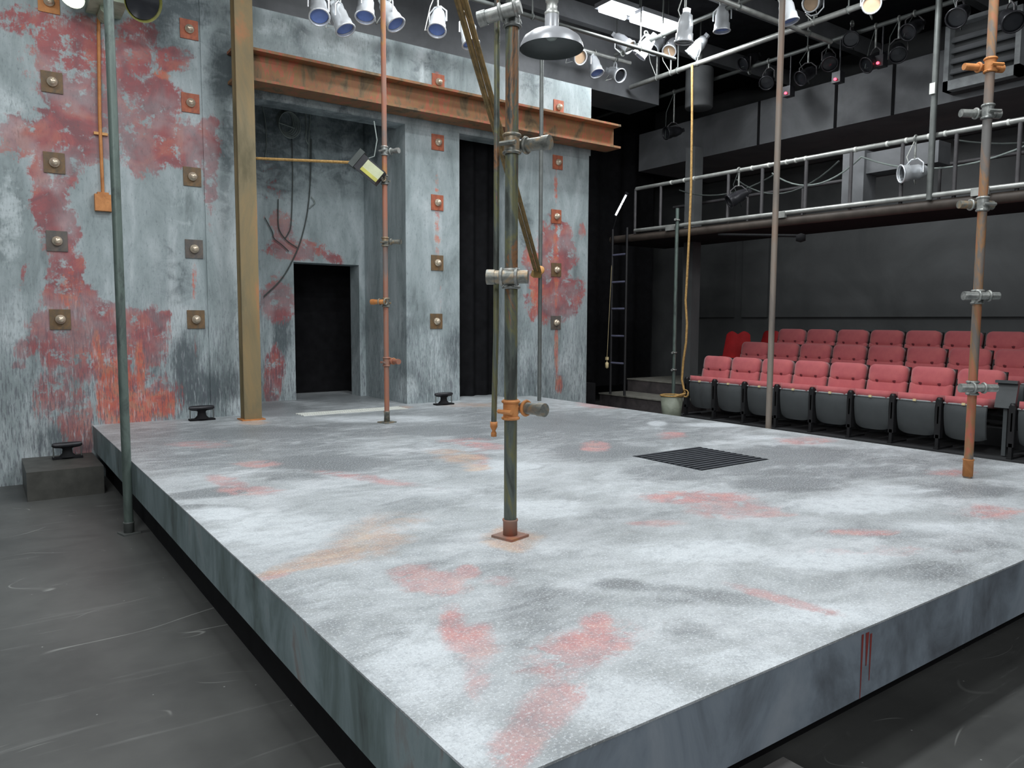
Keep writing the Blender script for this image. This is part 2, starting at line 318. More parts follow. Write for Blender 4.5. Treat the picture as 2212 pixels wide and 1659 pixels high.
DECK_R = [(430, 960, 60, 7, .6), (560, 1002, 45, 7, .7), (490, 1040, 40, 10, .85, 10), (540, 1060, 60, 9, .8), (930, 1255, 75, 26, .9, 8), (1010, 1235, 25, 14, .9), (1080, 1255, 40, 10, .6), (980, 1355, 30, 45, .7, -15), (1030, 1400, 45, 50, .7, -20), (1250, 1405, 110, 40, .8, -15),
          (1290, 1345, 35, 20, .7), (1180, 1530, 80, 45, .9, -35), (1120, 1610, 60, 40, .85, -30), (1225, 1500, 40, 25, .8), (1030, 1470, 30, 40, .6), (1500, 1075, 110, 12, .8), (1580, 1100, 90, 18, .7), (1650, 1110, 60, 7, .7), (1860, 1150, 70, 8, .7), (1690, 1295, 110, 9, .7, 15),
          (1285, 965, 28, 10, 1), (1305, 873, 50, 8, .85), (1450, 940, 30, 8, .7), (1740, 952, 55, 8, .8), (2140, 1105, 70, 14, .6), (2060, 1020, 50, 8, .6), (800, 1035, 120, 8, .55, 8), (1040, 962, 60, 7, .7, 5), (1000, 950, 50, 6, .5), (1040, 990, 20, 20, .5), (600, 1240, 40, 8, .7, -15), (1420, 1130, 60, 8, .6),(1900,1190,150,10,.4)]
DECK_O = [(800, 1165, 90, 40, .62, -15), (720, 1200, 110, 16, .8, -14), (860, 1130, 70, 14, .5, -10), (1110, 1165, 55, 18, 1), (1090, 1150, 25, 14, .7), (1000, 990, 50, 10, .7), (960, 975, 40, 7, .6), (1030, 1010, 30, 9, .6), (545, 912, 30, 5, .9), (600, 1235, 50, 7, .7, -12), (1120, 1180, 30, 12, .9), (1360, 875, 50, 6, .5), (680, 890, 40, 4, .3), (1020, 875, 60, 5, .6), (870, 880, 20, 4, .6)]
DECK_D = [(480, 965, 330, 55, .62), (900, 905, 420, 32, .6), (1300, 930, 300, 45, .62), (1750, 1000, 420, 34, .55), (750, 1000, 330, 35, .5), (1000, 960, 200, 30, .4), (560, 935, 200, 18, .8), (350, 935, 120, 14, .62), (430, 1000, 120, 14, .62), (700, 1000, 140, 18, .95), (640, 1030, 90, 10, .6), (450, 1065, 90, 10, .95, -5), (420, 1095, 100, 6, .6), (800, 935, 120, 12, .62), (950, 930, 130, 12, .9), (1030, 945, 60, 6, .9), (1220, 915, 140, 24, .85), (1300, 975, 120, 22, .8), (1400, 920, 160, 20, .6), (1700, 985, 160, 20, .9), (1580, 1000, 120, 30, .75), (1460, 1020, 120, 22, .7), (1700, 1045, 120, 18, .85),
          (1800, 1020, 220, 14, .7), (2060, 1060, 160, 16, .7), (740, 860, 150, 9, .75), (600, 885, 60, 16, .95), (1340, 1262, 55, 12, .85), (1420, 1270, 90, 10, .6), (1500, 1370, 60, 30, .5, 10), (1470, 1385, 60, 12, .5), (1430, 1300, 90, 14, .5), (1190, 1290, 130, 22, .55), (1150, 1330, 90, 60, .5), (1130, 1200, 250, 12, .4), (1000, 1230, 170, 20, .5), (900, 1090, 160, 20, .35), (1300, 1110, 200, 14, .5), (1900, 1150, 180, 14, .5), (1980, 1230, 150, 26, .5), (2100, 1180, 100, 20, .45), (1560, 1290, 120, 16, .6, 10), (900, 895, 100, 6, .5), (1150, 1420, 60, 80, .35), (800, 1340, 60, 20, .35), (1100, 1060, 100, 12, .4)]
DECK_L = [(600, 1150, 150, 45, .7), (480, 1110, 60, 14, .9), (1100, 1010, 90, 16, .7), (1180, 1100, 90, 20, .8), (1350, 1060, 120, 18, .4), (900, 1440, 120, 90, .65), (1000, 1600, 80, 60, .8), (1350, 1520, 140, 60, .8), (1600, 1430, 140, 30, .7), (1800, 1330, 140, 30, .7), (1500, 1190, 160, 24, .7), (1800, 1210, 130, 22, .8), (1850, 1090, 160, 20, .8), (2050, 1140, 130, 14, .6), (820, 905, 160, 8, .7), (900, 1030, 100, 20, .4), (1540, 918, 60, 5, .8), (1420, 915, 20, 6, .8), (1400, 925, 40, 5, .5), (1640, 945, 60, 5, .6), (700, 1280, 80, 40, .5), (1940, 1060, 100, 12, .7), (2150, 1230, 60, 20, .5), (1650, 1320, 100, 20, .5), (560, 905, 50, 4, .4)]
def paint(o, lists):
    me = o.data; n = len(me.vertices); co = np.empty(n*3); me.vertices.foreach_get('co', co); co = co.reshape(-1, 3)
    X, Y = proj(co); A = np.stack([field(X, Y, l) for l in lists], 1).astype(np.float32)
    at_ = me.attributes.new('paint', 'FLOAT_COLOR', 'POINT'); at_.data.foreach_set('color', A.ravel())
def grid(mb, o, u, v, nu, nv):
    o, u, v = Vector(o), Vector(u), Vector(v)
    mb.add([o+u*(i/nu)+v*(j/nv) for i in range(nu+1) for j in range(nv+1)], [(i*(nv+1)+j, (i+1)*(nv+1)+j, (i+1)*(nv+1)+j+1, i*(nv+1)+j+1) for i in range(nu) for j in range(nv)])
def slab(mb, x0, x1, y0, y1, z0, z1, res=.035):        # a box whose six faces are fine grids
    a, b, c = (max(1, round(abs(d)/res)) for d in (x1-x0, y1-y0, z1-z0))
    dx, dy, dz = (x1-x0, 0, 0), (0, y1-y0, 0), (0, 0, z1-z0)
    grid(mb, (x0, y0, z0), dx, dz, a, c); grid(mb, (x0, y1, z0), dx, dz, max(1, a//10), max(1, c//10))
    grid(mb, (x0, y0, z0), dy, dz, b, c); grid(mb, (x1, y0, z0), dy, dz, b, c)
    grid(mb, (x0, y0, z1), dx, dy, a, b); grid(mb, (x0, y0, z0), dx, dy, a, b)
def wallpaint(name, mb):
    o = struct(name, mb, M_WALL); paint(o, (WALL_R, WALL_O, WALL_D, WALL_L)); return o
# ================================================================== ROOM
FZ = -.525; WY = 8.47; WT = 4.42
b = MB(); b.box((-6, -4, FZ-.1), (13, 13, FZ)); struct('floor', b, M_FLOOR)
b = MB(); b.box((-6, -4, 5.7), (13, 13, 5.8)); struct('ceiling', b, M_CEIL)
b = MB(); b.box((-6.1, -4, FZ), (-6, 13, 5.7)); struct('wall_left', b, M_BLACKW)
b = MB(); b.box((-6, -4.1, FZ), (13, -4, 5.7)); struct('wall_front', b, M_BLACKW)
b = MB(); b.box((12.6, -4, FZ), (12.7, 13, 5.7))
b.box((12.55, -4, 1.15), (12.6, 9.0, 2.9)); b.box((12.55, 9.9, 1.15), (12.6, 11.3, 2.9)); b.box((12.55, 9.1, 1.15), (12.6, 9.7, 2.9))
struct('wall_right', b, M_PANEL)
b = MB(); b.box((-6, 12.2, FZ), (12.6, 12.3, 5.7)); struct('wall_rear', b, M_BLACKW)
# the painted set wall
b = MB()
slab(b, -3.2, 2.02, WY, WY+.28, FZ, WT); slab(b, 2.02, 2.36, WY-.015, WY+.28, FZ, WT)
slab(b, 2.36, 7.41, WY, WY+.28, 3.46, WT)
slab(b, 4.39, 5.17, WY, WY+.25, -.005, 3.46); slab(b, 5.93, 7.38, WY, WY+.25, FZ, 3.46)
wallpaint('wall_back', b)
b = MB()
slab(b, 2.2, 3.40, 9.72, 10.02, -.005, 4.2); slab(b, 3.40, 4.315, 9.72, 10.02, 1.81, 4.2)
slab(b, 4.315, 4.7, 9.72, 10.02, -.005, 4.2)
wallpaint('wall_alcove', b)
b = MB(); slab(b, 4.40, 4.6, WY+.25, 9.72, -.005, 4.2); wallpaint('wall_alcove_side', b)
b = MB(); b.box((2.0, 10.6, -.2), (4.9, 10.65, 4.2)); b.box((1.9, WY+.30, 4.2), (5.8, 10.6, 4.28)); struct('wall_doorway_and_shade_roof', b, M_DRAPE)  # second box is a roof added to keep the alcove top dark
# black drapes
def drape(x0, x1, y, z0, z1, amp=.03, per=.22):
    mb = MB(); n = int((x1-x0)/.02); pts = [(x0+(x1-x0)*i/n, y+amp*math.sin(2*PI*i*.02/per)+amp*.4*math.sin(i*.37)) for i in range(n+1)]
    mb.add([(x, yy, z) for x, yy in pts for z in (z0, z1)], [(2*i, 2*i+2, 2*i+3, 2*i+1) for i in range(n)], True)
    mb.add([(x, yy+.02, z) for x, yy in pts for z in (z0, z1)], [(2*i, 2*i+2, 2*i+3, 2*i+1) for i in range(n)], True)
    return mb
tag(drape(5.0, 6.1, 8.9, .0, 4.0).build('black_curtain', M_DRAPE), 'black curtain hanging in the tall gap between the two grey piers', 'curtain')
tag(drape(7.3, 11.2, 10.9, -.2, 5.2, .03, .5).build('black_curtain', M_DRAPE), 'wide black curtain hanging behind the metal ladder', 'curtain')
# ------------------------------------------------------------------ the raised stage
SX0, SX1, SY0 = .89, 6.35, 1.34
st = thing('stage_platform', 'large raised square stage platform painted in mottled pale grey and rust', 'stage', (SX0, SY0, FZ))
def hole_grid(mb, x0, x1, y0, y1, z, res):
    nx, ny = round((x1-x0)/res), round((y1-y0)/res)
    xs = [x0+(x1-x0)*i/nx for i in range(nx+1)]; ys = [y0+(y1-y0)*j/ny for j in range(ny+1)]
    return xs, ys
GX0, GX1, GY0, GY1 = 4.14, 4.92, 3.50, 4.20
VX0, VX1, VY0, VY1 = 2.88, 4.16, 8.00, 8.26
b = MB(); z = 0
def deck_rect(x0, x1, y0, y1):
    grid(b, (x0, y0, 0), (x1-x0, 0, 0), (0, y1-y0, 0), max(1, round((x1-x0)/.03)), max(1, round((y1-y0)/.03)))
deck_rect(SX0, GX0, SY0, VY0); deck_rect(GX1, SX1, SY0, VY0); deck_rect(GX0, GX1, SY0, GY0); deck_rect(GX0, GX1, GY1, VY0)
deck_rect(SX0, VX0, VY0, VY1); deck_rect(VX1, SX1, VY0, VY1); deck_rect(SX0, SX1, VY1, WY); deck_rect(2.3, 4.5, WY, 10.6); deck_rect(4.5, SX1, WY, 9.1)
for (p, q) in (((SX0, SY0), (SX1, WY)), ):
    grid(b, (p[0], p[1], 0), (0, 0, -.007), (q[0]-p[0], 0, 0), 1, 40); grid(b, (p[0], p[1], 0), (0, 0, -.007), (0, q[1]-p[1], 0), 1, 40); grid(b, (q[0], p[1], 0), (0, 0, -.007), (0, q[1]-p[1], 0), 1, 40)
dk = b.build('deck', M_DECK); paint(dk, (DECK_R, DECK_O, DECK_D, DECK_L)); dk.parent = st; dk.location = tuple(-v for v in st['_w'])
tag(dk, 'mottled pale grey painted deck with rust and pink patches')
b = MB(); b.box((SX0+.001, SY0, -.25), (SX0+.03, WY-.01, -.007)); tag(b.build('side_skirt', M_SKIRT, st), 'blue-green streaked side board')
b = MB(); b.box((SX0+.03, SY0+.001, -.25), (SX1-.03, SY0+.03, -.007)); tag(b.build('front_skirt', M_SKIRTF, st), 'slate blue streaked front board')
b = MB(); b.box((SX1-.03, SY0, -.25), (SX1-.001, WY-.01, -.007)); b.build('side_skirt', M_SKIRTF, st)
b = MB(); b.box((.99, 1.60, FZ), (6.25, 8.46, -.24)); tag(b.build('support_base', M_BLACK, st), 'recessed black support under the stage')
# red drip on the front board
b = MB()
for (px, w, z0, z1) in ((1872, .010, -.02, -.14), (1862, .006, -.02, -.25), (1880, .006, -.03, -.2)):
    x = at(px, 1400, 1, SY0).x; b.add([(x-w, SY0-.0008, z0), (x+w*1.2, SY0-.0008, z0), (x+w*.3, SY0-.0008, z1), (x-w*.3, SY0-.0008, z1)], [(0, 1, 2, 3)])
tag(b.build('paint_drip', plain('red_drip', S(150, 62, 58), .6), st), 'red paint drips on the front board')
# grate
g = MB(); n = 12
for i in range(n):
    y = GY0+.03+(GY1-GY0-.06)*i/(n-1); g.box((GX0+.01, y-.014, -.03), (GX1-.01, y+.014, .004))
for x in (GX0+.01, GX1-.03, (GX0+GX1)/2): g.box((x, GY0+.01, -.035), (x+.02, GY1-.01, -.006))
tag(g.build('floor_grate', M_GRATE, st), 'square dark barred grate let into the deck')
g = MB(); g.box((GX0-.0, GY0, -.238), (GX1, GY1, -.2)); g.build('grate_pit', M_BLACK, st)
g = MB()
g.box((VX0, VY0, -.03), (VX1, VY1, -.015))
k = 46
for i in range(k):
    x = VX0+.01+(VX1-VX0-.03)*i/(k-1); g.box((x, VY0+.01, -.018), (x+.014, VY1-.01, .004))
for y in (VY0, VY0+.085, VY0+.17, VY1-.012): g.box((VX0, y, -.016), (VX1, y+.012, .006))
tag(g.build('vent_strip', M_VENT, st), 'long white slotted strip let into the deck by the doorway')
# black step box, small stool at near edge
b = MB(); b.box((.285, 7.62, FZ), (.875, WY-.02, -.27)); tag(b.build('step_box', plain('black_step', S(74, 74, 70), .5)), 'low black step box against the red-patched wall, left of the stage', 'step')
c = at(1665, 1620, 2, -.3); b = MB(); b.box((c.x-.45, c.y-.42, FZ), (c.x, c.y-.045, -.3))
tag(b.build('step_box', plain('grey_step', S(92, 90, 88), .6)), 'low grey step box in front of the stage at the bottom edge of the photo', 'step')
# ------------------------------------------------------------------ bolt plates
def make_plate(m, i):
    t = thing('bolt_plate', 'x', 'bolt plate', (0, 0, 0), 'rusty bolt plates on the grey walls')
    p = MB(); p.box((-.088, -.012, -.097), (.088, .0, .097)); p.build('plate', m, t, True)
    q = MB(); Mx = Matrix.Rotation(PI/2, 4, 'X')
    q.lathe([(0, .075), (.024, .073), (.030, .062), (.030, .040), (.044, .036), (.046, .012), (.0, .012)], Mx, 6 if False else 16)
    q.build('bolt', M_BOLT, t, True); return t
protos = {}
cols = (('in the far left column of plates', [(105, 5, 'o'), (112, 178, 'b'), (117, 352, 'b'), (123, 521, 'g'), (130, 690, 'b')]),
        ('in the column left of the rusty post', [(408, 64, 'r'), (411, 223, 'r'), (415, 382, 'b'), (419, 538, 'g'), (423, 690, 'b')]),
        ('on the pier right of the alcove', [(946, 178, 'r'), (945, 308, 'r'), (944, 438, 'r'), (944, 568, 'b'), (942, 694, 'b')]),
        ('on the far right pier', [(1206, 232, 'r'), (1204, 351, 'r'), (1201, 468, 'r'), (1201, 583, 'b'), (1200, 697, 'g')]))
ordn = ('topmost', 'second from top', 'middle of five', 'fourth from top', 'lowest')
pm = {'b': M_PLATEB, 'g': M_PLATEG, 'r': M_PLATER, 'o': M_ORANGE}; cn = {'b': 'brown', 'g': 'dark brown', 'r': 'orange-red', 'o': 'golden brown'}
km = None
for where, L_ in cols:
    for i, (px, py, k) in enumerate(L_):
        if k not in protos:
            t = protos[k] = make_plate(pm[k], 0)
        else:
            t = copy_tree(protos[k], kidmap())
        c = at(px, py, 1, WY); t.location = (c.x, WY, c.z)
        t['label'] = '%s bolt plate, %s %s' % (cn[k], ordn[i], where)
# ------------------------------------------------------------------ rusty post and I beam
px0 = 2.235
t = thing('steel_post', 'rusty olive steel upright post standing in front of the alcove, carrying the beam', 'post', (px0+.09, 7.97, 0))
b = MB(); X0, X1, Y0, Y1 = px0, px0+.18, 7.97, 8.115
b.box((X0, Y0, .012), (X1, Y0+.022, 5.69)); b.box((X0, Y1-.022, .012), (X1, Y1, 5.69)); b.box((X0+.078, Y0+.022, .012), (X1-.078, Y1-.022, 5.69)); b.build('column', M_POST, t)
b = MB(); b.box((X0-.03, Y0-.03, 0), (X1+.03, Y1+.03, .012)); tag(b.build('base_plate', M_ORANGE, t), 'orange rusty base plate')
t = thing('steel_beam', 'rusty orange horizontal I-beam running across the top of the alcove and piers', 'beam', (2.3, 8.12, 3.5))
b = MB(); X0, X1, Y0, Y1, Z0, Z1 = 2.28, 7.68, 8.125, 8.44, 3.54, 3.875
b.box((X0, Y0, Z0), (X1, Y1, Z0+.028)); b.build('bottom_flange', M_RUSTB, t)
b = MB(); b.box((X0, Y0, Z1-.028), (X1, Y1, Z1)); b.build('top_flange', M_RUSTB, t)
b = MB(); b.box((X0+.01, (Y0+Y1)/2-.014, Z0+.028), (X1-.01, (Y0+Y1)/2+.014, Z1-.028)); b.build('web', M_RUSTB, t)
# ------------------------------------------------------------------ scaffold pipes
def clamp(parent, c, ang, length=.20, r=.03, m=M_CLAMP, back=.03, m2=None, tilt=0, pr=.031):
    """swivel coupler on an upright pipe with a short stub of tube pointing towards ang (radians, XY)"""
    c = Vector(c); d = Vector((math.cos(ang), math.sin(ang), tilt)).normalized(); side = Vector((-d.y, d.x, 0)).normalized()
    b = MB()
    for dz in (-.045, .035): b.ring(c+Vector((0, 0, dz)), (0, 0, 1), pr+.006, .008, 20, 8)
    b.tube([c+Vector((0, 0, -.05)), c+Vector((0, 0, .045))], pr+.006, 16)
    off = side*(pr+r+.012)
    b.ring(c+off*1.0+d*.035, d, r+.005, .008, 16, 8); b.ring(c+off*1.0-d*.035, d, r+.005, .008, 16, 8)
    b.tube([c+side*pr*.5, c+off], .016, 10)
    b.tube([c-off*.75-d*.03+Vector((0, 0, -.01)), c-off*.75+d*.055+Vector((0, 0, -.01))], .011, 6, True, False)
    cl = b.build('clamp', m, parent)
    s = MB(); s.tube([c+off-d*back, c+off+d*length], r, 16); s.tube([c+off+d*(length-.035), c+off+d*(length+.004)], r+.004, 16)
    s.build('stub', m2 or m, cl)
    return cl
def pipe(label, base, top, r, m, collar=None, flange=None, colm=None):
    t = thing('scaffold_pipe', label, 'pipe', base)
    b = MB(); B, T = Vector(base), Vector(top); n = 8
    b.tube([B+(T-B)*i/n for i in range(n+1)], r, 20); b.build('tube', m, t)
    if collar:
        c = MB(); c.lathe([(r, collar), (r+.007, collar), (r+.007, collar-.008), (r+.004, collar-.012), (r+.004, .012), (r, .012)], Matrix.Translation(B), 20); c.build('collar', colm or m, t)
    if flange:
        f = MB(); f.box((B.x-flange, B.y-flange, B.z), (B.x+flange, B.y+flange, B.z+.012), rotz(.25)); f.build('foot_plate', colm or m, t)
    return t
CZ = 5.69
p1 = pipe('grey-green weathered pipe standing on the black floor at the left side of the stage', (.845, 6.06, FZ), (.845, 6.06, CZ), .032, M_PIPEG, .09, .06, M_PIPED)
p2 = pipe('slim rust-red pipe standing in front of the alcove doorway with small clamps', (3.406, 7.02, 0), (3.406, 7.02, CZ), .026, M_PIPER, .12, .07, M_CLAMP)
p3 = pipe('thick green and rust mottled pipe standing at the centre of the stage', (2.075, 2.93, 0), (2.075, 2.93, CZ), .031, M_PIPEC, .09, .065, M_PIPER)
p4 = pipe('thin dark grey pipe standing before the far right pier', (6.024, 7.851, 0), (6.024, 7.851, 4.45), .026, M_PIPED)
p5 = pipe('slim brown-grey pipe standing just outside the far edge of the stage before the red seats', (6.43, 4.60, FZ), (6.43, 4.60, CZ), .029, M_PIPEB)
p6 = pipe('orange-red rusty pipe near the right edge of the photo, standing on the stage', (5.457, 2.313, 0), (5.457, 2.313, CZ), .028, M_PIPEO, .13, None, M_ORANGE)
def zat(px, py, P):    # height on an upright at P that shows at pixel row py
    best = None
    for i in range(1200):
        z = -.5+i*.005; y = proj((P[0], P[1], z))[1]
        if best is None or abs(y-py) < best[0]: best = (abs(y-py), z)
    return best[1]
P3 = (2.075, 2.93)
RGT = math.atan2(Rv[1], Rv[0])       # heading of "rightwards" seen from the seats side
clamp(p3, (*P3, zat(0, 310, P3)), RGT-.55, .16, .030, M_CLAMP, .05)
clamp(p3, (*P3, zat(0, 600, P3)), RGT+PI-.15, .10, .031, M_CLAMPG, .09, M_CLAMP)
clamp(p3, (*P3, zat(0, 882, P3)), RGT-.75, .15, .029, M_ORANGE, .03, M_CLAMP)
clamp(p3, (*P3, zat(0, 35, P3)), RGT+PI-.25, .14, .030, M_CLAMPG, .06, tilt=-.2)
P2 = (3.406, 7.02)
clamp(p2, (*P2, zat(0, 325, P2)), RGT-.5, .13, .024, M_CLAMPG, .02, pr=.026)
clamp(p2, (*P2, zat(0, 522, P2)), RGT-.3, .14, .022, M_CLAMP, .02, pr=.026)
clamp(p2, (*P2, zat(0, 652, P2)), RGT+PI-.4, .13, .024, M_CLAMP, .02, M_ORANGE, pr=.026)
clamp(p2, (*P2, zat(0, 780, P2)), RGT-.9, .14, .024, M_PIPER, .02, pr=.026)
clamp(p2, (*P2, zat(0, 388, P2)), RGT+PI-.5, .05, .024, M_CLAMP, .02, pr=.026)
P6 = (5.457, 2.313)
clamp(p6, (*P6, zat(0, 140, P6)), RGT+.15, .14, .022, M_ORANGE, .14, pr=.028)
clamp(p6, (*P6, zat(0, 240, P6)), RGT+.1, .13, .026, M_CLAMPG, .14, pr=.028)
clamp(p6, (*P6, zat(0, 440, P6)), RGT+.12, .12, .026, M_CLAMPG, .12, M_CLAMP, pr=.028)
clamp(p6, (*P6, zat(0, 640, P6)), RGT+PI+.0, .13, .025, M_CLAMPG, .10, pr=.028)
clamp(p6, (*P6, zat(0, 837, P6)), RGT+PI+.0, .12, .026, M_CLAMPG, .12, pr=.028)
# slim pipe hanging beside the central one
cz = zat(0, 935, (2.05, 3.0)); Ax, Ay = 2.05, 3.02
t = thing('hanging_pipe', 'thin rust-streaked pipe hanging close beside the thick central pipe', 'pipe', (Ax, Ay, cz))
b = MB(); b.tube([(Ax-.012, Ay, cz+.04), (Ax, Ay, cz+.5), (Ax+.004, Ay, CZ)], .0135, 12); b.build('tube', M_PIPEC, t)
b = MB(); b.lathe([(0, -.02), (.014, -.018), (.014, 0), (.008, .01), (.018, .03), (.018, .055), (0, .055)], Matrix.Translation((Ax-.012, Ay, cz)), 14); b.build('end_knob', M_ORANGE, t)
# golden ropes running down to the far pier
lo, hi = Vector((5.93, 7.78, 1.68)), at(990, -20, 1, 4.4); dd = hi-lo; hi2 = lo+dd*1.55
t = thing('rope_bundle', 'bundle of straight golden-brown ropes slanting behind the central pipe down to a wooden cleat', 'rope', lo)
sd = dd.cross(Vector((0, 0, 1))).normalized(); u2 = dd.cross(sd).normalized()
for i, (a, c) in enumerate(((-1.3, .2), (-.45, -.6), (.45, .5), (1.3, -.2))):
    b = MB(); o0 = sd*a*.028+u2*c*.02; o1 = sd*a*.026+u2*c*.02; b.tube([lo+o0, lo+(hi2-lo)*.5+(o0+o1)/2, hi2+o1], .0145, 8); b.build('rope_line', M_BATTEN, t)
b = MB(); b.lathe([(0, -.03), (.05, -.028), (.058, 0), (.05, .028), (0, .03)], aimM(lo+Vector((.04, .0, .03)), (-.8, -.6, .1)), 16); tag(b.build('pulley', M_WOOD, t), 'pale wooden pulley wheel')
b = MB(); b.box(lo+Vector((-.07, -.02, -.06)), lo+Vector((.05, .05, .02)), Matrix.Rotation(.4, 3, 'X')); b.build('block', M_BATTEN, t)
b = MB(); b.tube([lo+Vector((.06, .02, .0)), Vector((6.024, 7.851, 1.62))], .012, 8); b.build('hook', M_GALV, t)
# ------------------------------------------------------------------ pendant lamp
c = Vector((3.33, 4.23, 2.97)); t = thing('pendant_lamp', 'grey enamel dome pendant lamp hanging near the top centre', 'lamp', c)
b = MB(); b.lathe([(.222, -.04), (.215, -.01), (.195, .030), (.15, .062), (.09, .080), (.055, .085), (.048, .10), (.048, .19), (.04, .20)], Matrix.Translation(c), 40); b.build('shade', M_LAMP, t)
b = MB(); b.lathe([(.217, -.04), (.209, -.01), (.19, .026), (.145, .056), (.08, .074), (0, .078)], Matrix.Translation(c), 40); b.build('shade_lining', M_LAMPIN, t)
b = MB(); b.lathe([(0, .02), (.03, .024), (.045, .045), (.045, .07), (.03, .10), (0, .10)], Matrix.Translation(c), 20); b.build('bulb', M_FROST, t)
b = MB(); b.lathe([(.045, .18), (.05, .19), (.05, .205), (.037, .215), (.037, .27), (.045, .275), (.045, .30), (.03, .31), (0, .31)], Matrix.Translation(c), 24); b.build('socket_neck', M_GALV, t)
b = MB(); b.tube([c+Vector((0, 0, .30)), (c.x, c.y, CZ)], .012, 10); b.build('stem', M_PIPED, t)
# ------------------------------------------------------------------ wall conduit and switch box
sx, sz = 1.061, 2.201
t = thing('light_switch', 'orange rusty switch box with conduit running up the red-patched wall', 'switch', (sx, WY, sz))
b = MB(); b.box((sx-.075, WY-.065, sz-.09), (sx+.075, WY, sz+.07)); b.box((sx-.05, WY-.06, sz+.07), (sx+.05, WY, sz+.09)); b.build('switch_box', M_ORANGE, t)
b = MB(); b.tube([(sx, WY-.03, sz+.08), (sx+.0, WY-.025, 3.0), (sx+.025, WY-.025, 3.98)], .016, 10); b.build('conduit', M_ORANGE, t)
q = at(218, 289, 1, WY-.03); b = MB(); b.box((q.x-.06, WY-.03, q.z-.01), (q.x+.06, WY, q.z+.015)); b.build('conduit_clip', M_WOOD, t)
# wall flood lamps
t = thing('wall_floodlight', 'pale green twin-headed wall lamp with one lit bulb above the conduit', 'lamp', (1.12, WY, 4.05))
b = MB(); b.box((.98, 8.02, 3.985), (1.28, WY, 4.30)); b.tube([(1.12, WY-.02, 3.96), (1.12, 8.2, 3.97)], .05, 12); b.build('housing', M_GREENL, t)
ml = aimM((.86, 8.2, 4.04), (-.45, -.55, -.7))
b = MB(); b.lathe([(.03, -.10), (.06, -.07), (.10, 0), (.115, .05)], ml, 24); b.build('lamp_cup', M_GREENL, t)
b = MB(); b.lathe([(0, .085), (.05, .08), (.085, .06), (.10, .03), (.0, .0)], ml, 24); tag(b.build('lit_bulb', M_BULB, t), 'glowing white bulb')
mr = aimM((1.38, 7.95, 4.02), (.3, -.75, -.35))
b = MB(); b.lathe([(.03, -.12), (.08, -.08), (.15, .0), (.175, .04), (.185, .045)], mr, 28); b.build('reflector', M_OLIVE, t)
b = MB(); b.lathe([(0, .0), (.08, .01), (.16, .035)], mr, 28); b.build('dark_lens', M_DLENS, t)
b = MB(); b.tube([(1.0, 8.2, 4.1), (.9, 8.2, 4.09)], .03, 10); b.tube([(1.25, 8.1, 4.1), (1.35, 8.0, 4.08)], .03, 10); b.build('arm', M_GREENL, t)
# ------------------------------------------------------------------ work floodlight on the slim pipe
fz = zat(0, 370, P2); c = at(803, 368, 1, 6.98)
t = thing('floodlight', 'small dark floodlight with yellowish glass tilted on the slim rust-red pipe', 'lamp', c)
Rm = Matrix((Rv, -Fv, Uv)).transposed()        # axes: right, towards the seats, up
rr = Rm @ Matrix.Rotation(math.radians(40), 3, 'Y')
def fb(lo, hi, name, m, parent=t):
    b = MB(); b.box(lo, hi); b.v = [tuple(c+rr@Vector(v)) for v in b.v]; return b.build(name, m, parent)
fb((-.15, -.06, -.09), (.12, .04, .07), 'housing', M_FIXB); fb((-.08, .04, -.07), (.12, .048, .055), 'glass', M_GLASS); fb((-.08, .046, -.07), (.12, .052, -.035), 'glass_edge', M_YEL)
fb((-.21, -.05, -.10), (-.15, .05, .09), 'end_cap', M_CABLE)
b = MB(); b.tube([c+rr@Vector((.12, 0, 0)), (P2[0], P2[1], fz-.02)], .012, 8); b.build('bracket', M_CLAMP, t)
b = MB(); q = at(735, 265, 1, 6.98); b.tube([c+rr@Vector((-.1, 0, .07)), c+Vector((.03, 0, .14)), c+Vector((.06, 0, .3)), c+Vector((.03, 0, .48))], .006, 6); b.build('cord', M_CABLEL, t)
a0 = Vector((px0+.18, 8.04, at(562, 342, 1, 8.0).z)); a1 = c+rr@Vector((-.19, 0, -.06))
b = MB(); b.tube([a0, a1], .014, 8); tag(b.build('tie_rod', M_ROPE), 'thin orange rod running level from the rusty post to the floodlight', 'rod')
# ------------------------------------------------------------------ cleats
def cleat(label, c, a):
    t = thing('mooring_cleat', label, 'cleat', c); R = rotz(a)
    def add(fn, name, m=M_BLACK):
        b = MB(); fn(b); b.v = [tuple(Vector(c)+R@Vector(v)) for v in b.v]; b.build(name, m, t)
    add(lambda b: b.box((-.125, -.05, 0), (.125, .05, .018)), 'base_plate')
    add(lambda b: b.lathe([(.075, .018), (.045, .05), (.04, .09), (.06, .115)], None, 18), 'neck')
    add(lambda b: b.tube([(-.125, 0, .135), (-.10, 0, .13), (0, 0, .125), (.10, 0, .13), (.125, 0, .135)], [.015, .025, .032, .025, .015], 14), 'crossbar', M_FIXB)
    for sx_ in (-.115, .115): add(lambda b: b.tube([(sx_, 0, .018), (sx_, 0, .13)], .006, 8), 'side_rod', M_PIPED)
cleat('black mooring cleat standing on the stage left of the rusty post', (1.88, 8.27, 0), 0)
cleat('black mooring cleat standing on the low step box beside the stage', (.645, 8.22, -.27), 0)
cleat('black mooring cleat standing at the foot of the pier right of the alcove', (4.74, 8.15, 0), 0)
